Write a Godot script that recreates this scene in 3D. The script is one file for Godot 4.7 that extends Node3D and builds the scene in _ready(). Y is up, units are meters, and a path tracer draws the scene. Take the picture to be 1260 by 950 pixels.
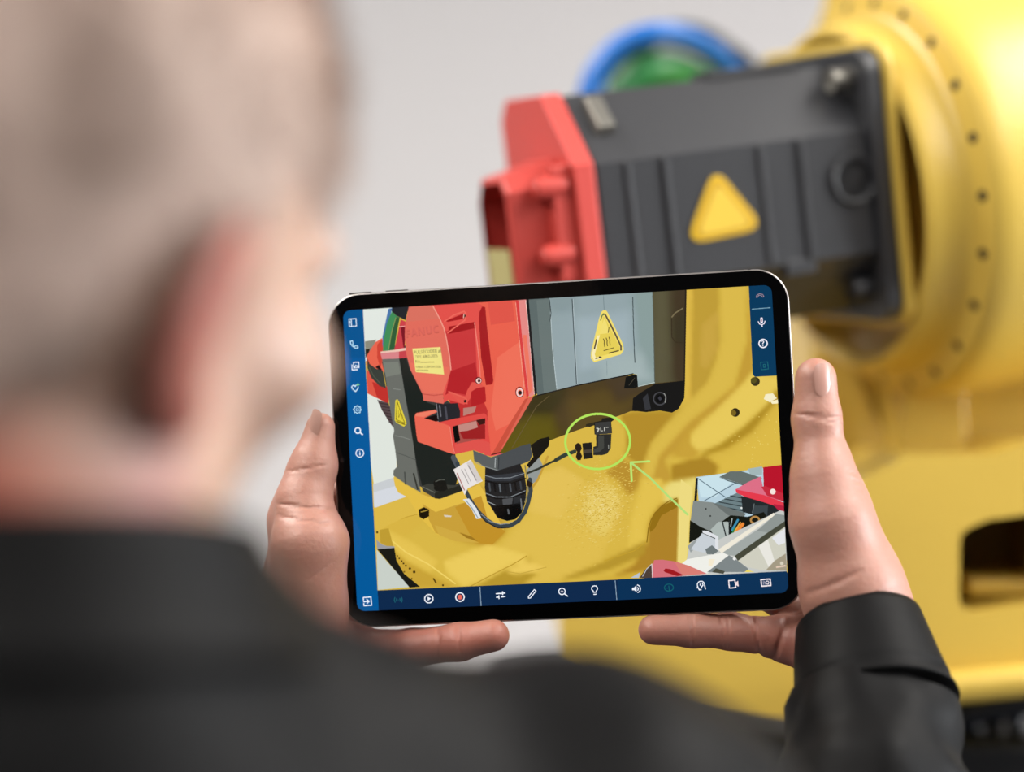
extends Node3D
# An over-the-shoulder view: a grey-haired man holds a tablet in front of an industrial robot's motor.

# ============ small helpers ============
class Shape:
	# triangles with their own normals; faces are turned so that they look along the given normals
	var v := PackedVector3Array()
	var n := PackedVector3Array()
	var c := PackedColorArray()
	var uv := PackedVector2Array()
	var idx := PackedInt32Array()
	var tint := Color(1, 1, 1)
	var at := Transform3D()

	func tri(a: Vector3, b: Vector3, d: Vector3, na: Vector3, nb: Vector3, nd: Vector3) -> void:
		if (b - a).cross(d - a).dot(na + nb + nd) > 0.0:
			var s := b; b = d; d = s
			s = nb; nb = nd; nd = s
		for q in [a, b, d]:
			v.append(at * q)
			c.append(tint)
		for q in [na, nb, nd]:
			n.append((at.basis * q).normalized())

	func quad(a: Vector3, b: Vector3, d: Vector3, e: Vector3, na: Vector3, nb: Vector3, nd: Vector3, ne: Vector3) -> void:
		tri(a, b, d, na, nb, nd)
		tri(a, d, e, na, nd, ne)

	func flat(a: Vector3, b: Vector3, d: Vector3, e: Vector3, out: Vector3) -> void:
		quad(a, b, d, e, out, out, out, out)

	# an outline in XY pushed along Z from z0 to z1, its rims rounded off by `bevel`
	func prism(pts: PackedVector2Array, z0: float, z1: float, bevel := 0.0, shrink0 := 0.0, shrink1 := 0.0) -> void:
		if Geometry2D.is_polygon_clockwise(pts):
			pts.reverse()
		var m := pts.size()
		var en := PackedVector2Array()
		for i in m:
			var e := (pts[(i + 1) % m] - pts[i]).normalized()
			en.append(Vector2(e.y, -e.x))
		var mid := PackedVector2Array()
		for i in m:
			var p := en[(i - 1 + m) % m] + en[i]
			mid.append(p / maxf(p.dot(en[i]), 0.2))
		var rings := []
		var tilt := []
		if bevel > 0.0:
			for k in 4:
				var t := PI * 0.5 * k / 3.0
				rings.append([bevel * (1.0 - sin(t)) + shrink0, z0 + bevel * (1.0 - cos(t))])
				tilt.append([sin(t), -cos(t)])
			for k in 4:
				var t := PI * 0.5 * (3 - k) / 3.0
				rings.append([bevel * (1.0 - sin(t)) + shrink1, z1 - bevel * (1.0 - cos(t))])
				tilt.append([sin(t), cos(t)])
		else:
			rings = [[shrink0, z0], [shrink1, z1]]
			tilt = [[1.0, 0.0], [1.0, 0.0]]
		for k in rings.size() - 1:
			for i in m:
				var j := (i + 1) % m
				var ni := en[i]
				var nj := en[i]
				if en[(i - 1 + m) % m].dot(en[i]) > 0.75:
					ni = (en[(i - 1 + m) % m] + en[i]).normalized()
				if en[j].dot(en[i]) > 0.75:
					nj = (en[j] + en[i]).normalized()
				var q := []
				var w := []
				for s in [[i, ni, k], [j, nj, k], [j, nj, k + 1], [i, ni, k + 1]]:
					var p: Vector2 = pts[s[0]] - mid[s[0]] * rings[s[2]][0]
					q.append(Vector3(p.x, p.y, rings[s[2]][1]))
					w.append(Vector3(s[1].x * tilt[s[2]][0], s[1].y * tilt[s[2]][0], tilt[s[2]][1]))
				quad(q[0], q[1], q[2], q[3], w[0], w[1], w[2], w[3])
		for side in 2:
			var r = rings[0] if side == 0 else rings[rings.size() - 1]
			var cap := PackedVector2Array()
			for i in m:
				cap.append(pts[i] - mid[i] * r[0])
			var ix := Geometry2D.triangulate_polygon(cap)
			var out := Vector3(0, 0, -1 if side == 0 else 1)
			for i in range(0, ix.size(), 3):
				tri(Vector3(cap[ix[i]].x, cap[ix[i]].y, r[1]), Vector3(cap[ix[i + 1]].x, cap[ix[i + 1]].y, r[1]), Vector3(cap[ix[i + 2]].x, cap[ix[i + 2]].y, r[1]), out, out, out)

	# radius/height pairs turned about Z; corners sharper than about 35 degrees stay sharp
	func lathe(prof: Array, seg := 40, from := 0.0, to := TAU) -> void:
		var m := prof.size()
		var en := []
		for k in m - 1:
			var e := Vector2(prof[k + 1][0] - prof[k][0], prof[k + 1][1] - prof[k][1]).normalized()
			en.append(Vector2(e.y, -e.x))
		for k in m - 1:
			var n0: Vector2 = en[k]
			var n1: Vector2 = en[k]
			if k > 0 and en[k - 1].dot(en[k]) > 0.8:
				n0 = (en[k - 1] + en[k]).normalized()
			if k < m - 2 and en[k + 1].dot(en[k]) > 0.8:
				n1 = (en[k + 1] + en[k]).normalized()
			for i in seg:
				var q := []
				var w := []
				for s in [[i, 0], [i + 1, 0], [i + 1, 1], [i, 1]]:
					var t := lerpf(from, to, float(s[0]) / seg)
					var p = prof[k + s[1]]
					var nn := n0 if s[1] == 0 else n1
					q.append(Vector3(cos(t) * p[0], sin(t) * p[0], p[1]))
					w.append(Vector3(cos(t) * nn.x, sin(t) * nn.x, nn.y))
				quad(q[0], q[1], q[2], q[3], w[0], w[1], w[2], w[3])

	# a tube along a path; radii per point, optional two-axis squash and folds
	func tube(path: Array, radii: Array, seg := 20, caps := true, squash := 1.0, fold := 0.0, noise: FastNoiseLite = null) -> void:
		var m := path.size()
		var pos := []
		var nor := []
		var side := Vector3.ZERO
		var dirs := []
		for k in m:
			dirs.append((path[mini(k + 1, m - 1)] - path[maxi(k - 1, 0)]).normalized())
		for k in m:
			var d: Vector3 = dirs[k]
			if k == 0:
				side = d.cross(Vector3(0, 0, 1) if absf(d.z) < 0.9 else Vector3(1, 0, 0)).normalized()
			else:
				side = (side - d * side.dot(d)).normalized()
			var up := d.cross(side)
			var row := []
			for i in seg + 1:
				var t := TAU * (i % seg) / seg
				var r: float = radii[k]
				if noise:
					var q: Vector3 = path[k] + (side * cos(t) + up * sin(t)) * r
					r += fold * noise.get_noise_3dv(q * 100.0)
				row.append(path[k] + (side * cos(t) + up * sin(t) * squash) * r)
			pos.append(row)
		for k in m:
			var row := []
			for i in seg + 1:
				var a: Vector3 = pos[mini(k + 1, m - 1)][i] - pos[maxi(k - 1, 0)][i]
				var b: Vector3 = pos[k][(i + 1) % seg] - pos[k][(i - 1 + seg) % seg]
				var nn := a.cross(b).normalized()
				row.append(nn if nn.dot(pos[k][i] - path[k]) > 0.0 else -nn)
			nor.append(row)
		for k in m - 1:
			for i in seg:
				quad(pos[k][i], pos[k][i + 1], pos[k + 1][i + 1], pos[k + 1][i], nor[k][i], nor[k][i + 1], nor[k + 1][i + 1], nor[k + 1][i])
		if caps:
			for i in seg:
				tri(path[0], pos[0][i], pos[0][i + 1], -dirs[0], -dirs[0], -dirs[0])
				tri(path[m - 1], pos[m - 1][i], pos[m - 1][i + 1], dirs[m - 1], dirs[m - 1], dirs[m - 1])

	func ball(p: Vector3, r: Vector3, seg := 16) -> void:
		for j in seg / 2:
			for i in seg:
				var q := []
				var w := []
				for s in [[i, j], [i + 1, j], [i + 1, j + 1], [i, j + 1]]:
					var a: float = TAU * s[0] / seg
					var b: float = PI * s[1] / (seg / 2) - PI / 2
					var u := Vector3(cos(b) * cos(a), sin(b), cos(b) * sin(a))
					q.append(p + u * r)
					w.append((u / r).normalized())
				quad(q[0], q[1], q[2], q[3], w[0], w[1], w[2], w[3])

	func box(lo: Vector3, hi: Vector3, bevel := 0.0) -> void:
		prism(PackedVector2Array([Vector2(lo.x, lo.y), Vector2(hi.x, lo.y), Vector2(hi.x, hi.y), Vector2(lo.x, hi.y)]), lo.z, hi.z, bevel)

	func mesh() -> ArrayMesh:
		var a := []
		a.resize(Mesh.ARRAY_MAX)
		a[Mesh.ARRAY_VERTEX] = v
		a[Mesh.ARRAY_NORMAL] = n
		a[Mesh.ARRAY_COLOR] = c
		if uv.size() == v.size() and v.size() > 0:
			a[Mesh.ARRAY_TEX_UV] = uv
		if idx.size() > 0:
			a[Mesh.ARRAY_INDEX] = idx
		var m := ArrayMesh.new()
		m.add_surface_from_arrays(Mesh.PRIMITIVE_TRIANGLES, a)
		return m


class Field:
	# bones and lumps whose distances are joined with a smooth minimum, meshed as surface nets
	var kind := PackedInt32Array()      # 0 tapered capsule, 1 ellipsoid
	var cut := PackedInt32Array()       # 1 = carved away
	var a := PackedVector3Array()
	var b := PackedVector3Array()
	var ra := PackedFloat32Array()
	var rb := PackedFloat32Array()
	var k := PackedFloat32Array()
	var turn: Array[Basis] = []
	var creases := []                   # [point, direction across the crease, reach, depth, width]
	var noise: FastNoiseLite
	var rough := 0.0
	var freq := 1.0
	var frame := Transform3D()          # lumps are given in this frame

	func bone(p: Vector3, q: Vector3, rp: float, rq: float, blend := 0.008, carve := 0) -> void:
		kind.append(0); cut.append(carve)
		a.append(frame * p); b.append(frame * q)
		ra.append(rp); rb.append(rq); k.append(blend); turn.append(Basis())

	func lump(p: Vector3, r: Vector3, blend := 0.008, carve := 0, t := Basis()) -> void:
		kind.append(1); cut.append(carve)
		a.append(frame * p); b.append(r)
		ra.append(maxf(r.x, maxf(r.y, r.z))); rb.append(0.0); k.append(blend)
		turn.append((frame.basis * t).inverse())

	func one(i: int, p: Vector3) -> float:
		if kind[i] == 0:
			var pa := p - a[i]
			var ba := b[i] - a[i]
			var t := clampf(pa.dot(ba) / maxf(ba.length_squared(), 1e-9), 0.0, 1.0)
			return (pa - ba * t).length() - lerpf(ra[i], rb[i], t)
		var q: Vector3 = turn[i] * (p - a[i])
		var k0 := (q / b[i]).length()
		var k1 := (q / (b[i] * b[i])).length()
		return k0 * (k0 - 1.0) / maxf(k1, 1e-6)

	func at(p: Vector3, list: PackedInt32Array) -> float:
		var d := 1e3
		for i in list:
			var e := one(i, p)
			var kk := k[i]
			if cut[i] == 0:
				var h := maxf(kk - absf(d - e), 0.0) / kk
				d = minf(d, e) - h * h * kk * 0.25
			else:
				var h := maxf(kk - absf(d + e), 0.0) / kk
				d = maxf(d, -e) + h * h * kk * 0.25
		return d

	func fine(p: Vector3, d: float) -> float:
		if rough > 0.0:
			d += rough * noise.get_noise_3dv(p * freq)
		for s in creases:
			var q: Vector3 = p - s[0]
			var w: float = q.dot(s[1])
			if absf(w) < s[4] * 3.0:
				var l := q.length()
				if l < s[2]:
					d += s[3] * exp(-(w / s[4]) * (w / s[4])) * smoothstep(s[2], s[2] * 0.6, l)
		return d

	func nets(into: Shape, lo: Vector3, hi: Vector3, cell: float, paint: Callable) -> void:
		const B := 6
		var size := (hi - lo) / cell
		var bx := int(ceil(size.x / B))
		var by := int(ceil(size.y / B))
		var bz := int(ceil(size.z / B))
		var nx := bx * B + 1
		var ny := by * B + 1
		var nz := bz * B + 1
		var val := PackedFloat32Array()
		val.resize(nx * ny * nz)
		val.fill(1.0)
		var done := PackedByteArray()
		done.resize(nx * ny * nz)
		var all := PackedInt32Array(range(kind.size()))
		var half := cell * B * 0.5
		var diag := half * 1.75 + rough
		var active := []
		for z in bz:
			for y in by:
				for x in bx:
					var mid := lo + Vector3(x + 0.5, y + 0.5, z + 0.5) * (cell * B)
					var list := PackedInt32Array()
					for i in all:
						if one(i, mid) < diag + k[i] + half:
							list.append(i)
					if list.is_empty():
						continue
					var d := at(mid, list)
					if absf(d) > diag + 0.004:
						if d < 0.0:
							for kz in B + 1:
								for ky in B + 1:
									for kx in B + 1:
										var g := ((z * B + kz) * ny + y * B + ky) * nx + x * B + kx
										if done[g] == 0:
											val[g] = -1.0
						continue
					active.append(Vector3i(x, y, z))
					for kz in B + 1:
						for ky in B + 1:
							for kx in B + 1:
								var g := ((z * B + kz) * ny + y * B + ky) * nx + x * B + kx
								if done[g] == 0:
									done[g] = 1
									var p := lo + Vector3(x * B + kx, y * B + ky, z * B + kz) * cell
									val[g] = fine(p, at(p, list))
		var vert := {}
		var sx := 1
		var sy := nx
		var sz := nx * ny
		var off := PackedInt32Array([0, sx, sy, sx + sy, sz, sz + sx, sz + sy, sz + sx + sy])
		var corner := [Vector3(0, 0, 0), Vector3(1, 0, 0), Vector3(0, 1, 0), Vector3(1, 1, 0), Vector3(0, 0, 1), Vector3(1, 0, 1), Vector3(0, 1, 1), Vector3(1, 1, 1)]
		var ends := PackedInt32Array([0, 1, 2, 3, 4, 5, 6, 7, 0, 2, 1, 3, 4, 6, 5, 7, 0, 4, 1, 5, 2, 6, 3, 7])
		for blk in active:
			for kz in B:
				for ky in B:
					for kx in B:
						var gx: int = blk.x * B + kx
						var gy: int = blk.y * B + ky
						var gz: int = blk.z * B + kz
						var g := (gz * ny + gy) * nx + gx
						var neg := 0
						for o in off:
							if val[g + o] < 0.0:
								neg += 1
						if neg == 0 or neg == 8:
							continue
						var s := Vector3.ZERO
						var cnt := 0
						for e in range(0, 24, 2):
							var va := val[g + off[ends[e]]]
							var vb := val[g + off[ends[e + 1]]]
							if (va < 0.0) != (vb < 0.0):
								var ca: Vector3 = corner[ends[e]]
								s += ca.lerp(corner[ends[e + 1]], va / (va - vb))
								cnt += 1
						var p := lo + (Vector3(gx, gy, gz) + s / cnt) * cell
						var gr := Vector3(
							val[g + off[1]] + val[g + off[3]] + val[g + off[5]] + val[g + off[7]] - val[g] - val[g + off[2]] - val[g + off[4]] - val[g + off[6]],
							val[g + off[2]] + val[g + off[3]] + val[g + off[6]] + val[g + off[7]] - val[g] - val[g + off[1]] - val[g + off[4]] - val[g + off[5]],
							val[g + off[4]] + val[g + off[5]] + val[g + off[6]] + val[g + off[7]] - val[g] - val[g + off[1]] - val[g + off[2]] - val[g + off[3]])
						vert[g] = into.v.size()
						into.v.append(p)
						into.n.append(gr.normalized())
						into.c.append(paint.call(p, gr.normalized()))
		for g in vert:
			var neg := val[g] < 0.0
			for ax in 3:
				var st := sx if ax == 0 else sy if ax == 1 else sz
				if (val[g + st] < 0.0) == neg:
					continue
				var u := sy if ax == 0 else sz if ax == 1 else sx
				var w := sz if ax == 0 else sx if ax == 1 else sy
				if not (vert.has(g - u) and vert.has(g - w) and vert.has(g - u - w)):
					continue
				var q := [vert[g], vert[g - u], vert[g - u - w], vert[g - w]]
				if neg:
					into.idx.append_array([q[0], q[2], q[1], q[0], q[3], q[2]])
				else:
					into.idx.append_array([q[0], q[1], q[2], q[0], q[2], q[3]])


func mat(albedo: Color, rough := 0.6, metal := 0.0, spec := 0.5) -> StandardMaterial3D:
	var m := StandardMaterial3D.new()
	m.albedo_color = albedo
	m.roughness = rough
	m.metallic = metal
	m.metallic_specular = spec
	return m

func grain(m: StandardMaterial3D, freq: float, strength: float, scale: float, octaves := 3) -> StandardMaterial3D:
	# fine relief over a material, laid on in the scene's own axes
	var f := FastNoiseLite.new()
	f.seed = 7
	f.frequency = freq
	f.fractal_octaves = octaves
	var t := NoiseTexture2D.new()
	t.width = 512
	t.height = 512
	t.seamless = true
	t.noise = f
	t.as_normal_map = true
	t.bump_strength = 6.0
	m.normal_enabled = true
	m.normal_texture = t
	m.normal_scale = strength
	m.uv1_triplanar = true
	m.uv1_scale = Vector3.ONE * scale
	return m

func put(called: String, mesh: Mesh, material: Material, parent: Node, label := "") -> MeshInstance3D:
	var o := MeshInstance3D.new()
	o.name = called
	o.mesh = mesh
	o.material_override = material
	parent.add_child(o, true)
	if label:
		o.set_meta("label", label)
	return o

func thing(called: String, label: String, category: String, where := Transform3D(), group := "") -> Node3D:
	var o := Node3D.new()
	o.name = called
	add_child(o, true)
	o.transform = where
	tag(o, label, category, group)
	return o

func tag(o: Node, label: String, category: String, group := "") -> void:
	o.set_meta("label", label)
	o.set_meta("category", category)
	if group:
		o.set_meta("group", group)

func structure(called: String, mesh: Mesh, m: Material) -> MeshInstance3D:
	var o := put(called, mesh, m, self)
	o.set_meta("kind", "structure")
	return o

func round_rect(w: float, h: float, r: float, seg := 8) -> PackedVector2Array:
	var o := PackedVector2Array()
	for q in 4:
		var cx := (w / 2 - r) * (1 if q == 0 or q == 3 else -1)
		var cy := (h / 2 - r) * (1 if q < 2 else -1)
		for i in seg + 1:
			var t := PI / 2 * (q + float(i) / seg)
			o.append(Vector2(cx + cos(t) * r, cy + sin(t) * r))
	return o

func round_poly(pts: Array, r: float, seg := 6) -> PackedVector2Array:
	var o := PackedVector2Array()
	var m := pts.size()
	for i in m:
		var p: Vector2 = pts[i]
		var e0: Vector2 = (pts[(i - 1 + m) % m] - p).normalized()
		var e1: Vector2 = (pts[(i + 1) % m] - p).normalized()
		var h := acos(clampf(e0.dot(e1), -1.0, 1.0)) / 2.0
		var l := r / tan(h)
		var a := p + e0 * l
		var b := p + e1 * l
		for k in seg + 1:
			var t := float(k) / seg
			o.append(a.lerp(p, t).lerp(p.lerp(b, t), t))
	return o

func ngon(r: float, m: int, phase := 0.0) -> PackedVector2Array:
	var o := PackedVector2Array()
	for i in m:
		o.append(Vector2(cos(TAU * i / m + phase), sin(TAU * i / m + phase)) * r)
	return o

func curve(pts: Array, steps: int) -> Array:
	var o := []
	var m := pts.size()
	for i in m - 1:
		var p0: Vector3 = pts[maxi(i - 1, 0)]
		var p3: Vector3 = pts[mini(i + 2, m - 1)]
		for k in steps:
			var p1: Vector3 = pts[i]
			o.append(p1.cubic_interpolate(pts[i + 1], p0, p3, float(k) / steps))
	o.append(pts[m - 1])
	return o

# along the X axis of a frame: prism() and lathe() work along Z, this stands their Z on X (their X on Z, their Y on Y)
const ALONG_X := Transform3D(Vector3(0, 0, -1), Vector3(0, 1, 0), Vector3(1, 0, 0), Vector3.ZERO)

# ============ the scene ============
func _ready() -> void:
	var cam := Camera3D.new()
	cam.name = "camera"
	cam.position = Vector3(0, 1.6, 0)
	var lens := CameraAttributesPhysical.new()
	lens.frustum_focal_length = 65.4
	lens.frustum_focus_distance = 1.115
	lens.frustum_near = 0.05
	lens.frustum_far = 60.0
	lens.exposure_aperture = 1.75
	cam.attributes = lens
	cam.fov = 20.79
	cam.near = 0.05
	add_child(cam)
	cam.current = true

	var world := WorldEnvironment.new()
	world.name = "surroundings"
	var env := Environment.new()
	env.background_mode = Environment.BG_COLOR
	env.background_color = Color(0.6, 0.63, 0.68)
	env.tonemap_mode = Environment.TONE_MAPPER_LINEAR
	env.tonemap_exposure = EXPOSURE
	env.sdfgi_enabled = true
	env.ssao_enabled = true
	env.ssil_enabled = true
	world.environment = env
	add_child(world)

	var n := 0
	for p in [Vector3(1.7, 3.3, -1.1), Vector3(-1.5, 3.3, -1.6), Vector3(1.9, 3.3, 0.3), Vector3(-1.6, 3.3, 0.1), Vector3(1.9, 3.3, 2.0), Vector3(-1.6, 3.3, 2.0)]:
		ceiling_lamp(p, [1.0, 0.95, 0.6, 0.75, 0.6, 0.6][n] * 10.0, n)
		n += 1

	daylight_window()
	room()
	robot()
	tablet()
	person()

const EXPOSURE := 0.84

func ceiling_lamp(p: Vector3, energy: float, n: int) -> void:
	var names := ["over the robot's far side", "over the far left of the hall", "above the man's right side", "above the man's left side", "behind the camera on the right", "behind the camera on the left"]
	var o := thing("ceiling_lamp", "square white ceiling light panel %s" % names[n], "lamp", Transform3D(Basis(), p), "square light panels in the ceiling")
	var fr := Shape.new()
	for s in 4:
		fr.at = Transform3D(Basis(Vector3.UP, s * PI / 2), Vector3.ZERO)
		fr.box(Vector3(-0.63, -0.02, 0.6), Vector3(0.63, 0.1, 0.63), 0.004)
	put("frame", fr.mesh(), mat(Color(0.85, 0.85, 0.85), 0.5), o)
	var d := Shape.new()
	d.box(Vector3(-0.6, 0.0, -0.6), Vector3(0.6, 0.02, 0.6), 0.003)
	var g := mat(Color(0.95, 0.95, 0.95), 0.6)
	g.emission_enabled = true
	g.emission = Color(1.0, 0.97, 0.93)
	g.emission_energy_multiplier = 1.5
	put("light_diffuser", d.mesh(), g, o)
	var l := AreaLight3D.new()
	l.name = "light"
	l.area_size = Vector2(1.2, 1.2)
	l.area_range = 20.0
	l.area_attenuation = 2.0
	l.light_energy = energy
	l.light_color = Color(1.0, 0.98, 0.955)
	l.shadow_enabled = true
	l.position = p + Vector3(0, -0.03, 0)
	l.rotation.x = -PI / 2
	add_child(l)

func daylight_window() -> void:
	# frosted window in the right wall: frame, mullions, glowing panes, and the light they give
	var o := Node3D.new()
	o.name = "window_1"
	o.position = Vector3(4.0, 1.75, -1.0)
	o.set_meta("kind", "structure")
	add_child(o, true)
	var white := mat(Color(0.85, 0.85, 0.85), 0.5)
	var s := Shape.new()
	for q in [[-1.25, -1.15], [1.15, 1.25]]:
		s.box(Vector3(-0.04, -0.95, q[0]), Vector3(0.05, 0.95, q[1]), 0.004)
		s.box(Vector3(-0.04, q[0] * 0.76, -1.25), Vector3(0.05, q[1] * 0.76, 1.25), 0.004)
	s.box(Vector3(-0.03, -0.9, -0.03), Vector3(0.04, 0.9, 0.03), 0.004)
	put("window_frame", s.mesh(), white, o)
	var glow := mat(Color(0.9, 0.9, 0.9), 0.5)
	glow.emission_enabled = true
	glow.emission = Color(0.93, 0.96, 1.0)
	glow.emission_energy_multiplier = 1.6
	for q in [-0.59, 0.59]:
		s = Shape.new()
		s.box(Vector3(0.0, -0.9, q - 0.57), Vector3(0.012, 0.9, q + 0.57))
		put("window_pane", s.mesh(), glow, o)
	var l := AreaLight3D.new()
	l.name = "window_light"
	l.area_size = Vector2(2.3, 1.75)
	l.area_range = 20.0
	l.area_attenuation = 2.0
	l.light_energy = WINDOW
	l.light_color = Color(0.97, 0.985, 1.0)
	l.shadow_enabled = true
	l.position = Vector3(3.95, 1.75, -1.0)
	l.rotation.y = PI / 2
	add_child(l)

const WINDOW := 26.0

func room() -> void:
	var paint := grain(mat(Color(0.82, 0.805, 0.80), 0.85, 0.0, 0.3), 0.08, 0.12, 3.0)
	var s := Shape.new()
	s.box(Vector3(-4.2, 0, -4.7), Vector3(4.2, 3.5, -4.5))
	structure("wall_back", s.mesh(), paint)
	s = Shape.new()
	s.box(Vector3(-4.2, 0, -4.5), Vector3(-4.0, 3.5, 3.0))
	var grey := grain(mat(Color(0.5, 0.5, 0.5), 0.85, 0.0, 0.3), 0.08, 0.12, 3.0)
	structure("wall_left", s.mesh(), grey)
	s = Shape.new()
	s.box(Vector3(4.0, 0, -4.5), Vector3(4.2, 3.5, 3.0))
	structure("wall_right", s.mesh(), grey)
	s = Shape.new()
	s.box(Vector3(-4.2, 0, 3.0), Vector3(4.2, 3.5, 3.2))
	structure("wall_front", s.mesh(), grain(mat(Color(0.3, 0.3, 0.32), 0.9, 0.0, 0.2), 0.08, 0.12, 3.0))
	s = Shape.new()
	s.box(Vector3(-4.2, 3.42, -4.7), Vector3(4.2, 3.6, 3.2))
	structure("ceiling", s.mesh(), paint)
	s = Shape.new()
	s.box(Vector3(-4.2, -0.2, -4.7), Vector3(4.2, 0.0, 3.2))
	structure("floor", s.mesh(), grain(mat(Color(0.33, 0.33, 0.34), 0.55), 0.06, 0.1, 2.0))
	s = Shape.new()
	s.box(Vector3(-4.0, 0.0, -4.5), Vector3(4.0, 0.1, -4.485), 0.003)
	structure("baseboard_back", s.mesh(), mat(Color(0.5, 0.5, 0.5), 0.6))

# ============ the tablet ============
func tablet() -> void:
	var at := Transform3D(Basis(Vector3(0.99143, 0.05505, 0.11846), Vector3(-0.05081, 0.99796, -0.03853), Vector3(-0.12034, 0.03218, 0.99221)), Vector3(0.02684, 1.56618, -1.11960))
	var o := thing("tablet", "slim silver tablet with a black bezel showing a live picture of the robot", "tablet", at)
	var w := 0.2476
	var h := 0.1799
	var s := Shape.new()
	s.prism(round_rect(w, h, 0.0178, 12), -0.0060, -0.0004, 0.0009)
	put("body", s.mesh(), mat(Color(0.62, 0.60, 0.59), 0.38, 1.0), o, "silver metal body with rounded corners")
	s = Shape.new()
	s.prism(round_rect(w - 0.0017, h - 0.0017, 0.017, 12), -0.0012, 0.0, 0.0002)
	put("bezel", s.mesh(), mat(Color(0.008, 0.008, 0.009), 0.06, 0.0, 0.28), o, "glossy black glass bezel")
	# the lit screen
	var lit := Shape.new()
	var out := round_rect(0.230, 0.162, 0.0042, 8)
	var ix := Geometry2D.triangulate_polygon(out)
	for i in range(0, ix.size(), 3):
		lit.tri(Vector3(out[ix[i]].x, out[ix[i]].y, 0.00006), Vector3(out[ix[i + 1]].x, out[ix[i + 1]].y, 0.00006), Vector3(out[ix[i + 2]].x, out[ix[i + 2]].y, 0.00006), Vector3.BACK, Vector3.BACK, Vector3.BACK)
	for q in lit.v:
		lit.uv.append(Vector2(q.x / 0.230 + 0.5, 0.5 - q.y / 0.162))
	var m := mat(Color(0.005, 0.005, 0.005), 0.06, 0.0, 0.28)
	m.emission_enabled = true
	m.emission_texture = ImageTexture.create_from_image(screen_picture())
	m.emission_operator = BaseMaterial3D.EMISSION_OP_MULTIPLY
	m.emission = Color.WHITE
	m.emission_energy_multiplier = 1.0 / EXPOSURE
	m.texture_repeat = false
	put("screen", lit.mesh(), m, o, "lit screen with a camera picture of the motor, blue tool bars and white icons")
	var dark := mat(Color(0.3, 0.29, 0.28), 0.35, 1.0)
	for b in [[-0.106, 0.013], [-0.086, 0.013]]:
		s = Shape.new()
		s.box(Vector3(b[0] - 0.0055, h / 2 - 0.0004, -0.0046), Vector3(b[0] + 0.0065, h / 2 + 0.0006, -0.0018), 0.0003)
		put("volume_button", s.mesh(), dark, o)
	s = Shape.new()
	s.box(Vector3(w / 2 - 0.0208, h / 2 - 0.0004, -0.0056), Vector3(w / 2 - 0.0192, h / 2 + 0.00004, -0.0006))
	put("antenna_strip", s.mesh(), mat(Color(0.25, 0.24, 0.24), 0.6), o)
	s = Shape.new()
	s.lathe([[0.0, 0.0001], [0.0013, 0.0001], [0.0013, 0.0]], 16)
	s.at = Transform3D()
	var cam := put("camera_lens", s.mesh(), mat(Color(0.02, 0.02, 0.03), 0.1), o)
	cam.position = Vector3(-0.1193, 0.0006, 0.0)

# ============ the robot ============
const TILT := 0.163
const YAW := 0.3316

func motor_frame(lean: float) -> Transform3D:
	var b := Basis(Vector3(0, 0, 1), TILT) * Basis(Vector3(0, 1, 0), YAW) * Basis(Vector3(1, 0, 0), lean)
	return Transform3D(b, Vector3(0.1335, 1.7094, -1.3300))

func octagon(grow: float) -> PackedVector2Array:
	# (Z, Y) outline of the motor in ALONG_X terms: x is depth towards us
	var o := PackedVector2Array()
	for q in [[-0.042, 0.085], [0.0, 0.0405], [0.0, -0.0385], [-0.042, -0.0785], [-0.106, -0.0785], [-0.118, -0.066], [-0.118, 0.072], [-0.106, 0.085]]:
		o.append(Vector2(-q[0], q[1]))
	var c := Vector2(0.082, 0.003)
	for i in o.size():
		o[i] = c + (o[i] - c) * (1.0 + grow / 0.082)
	return o

func bolt_mesh(r: float, h: float) -> ArrayMesh:
	var s := Shape.new()
	s.lathe([[0.0, 0.0], [r, 0.0], [r, h * 0.85], [r * 0.88, h], [r * 0.55, h], [r * 0.55, h * 0.5], [0.0, h * 0.5]], 20)
	return s.mesh()

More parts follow.
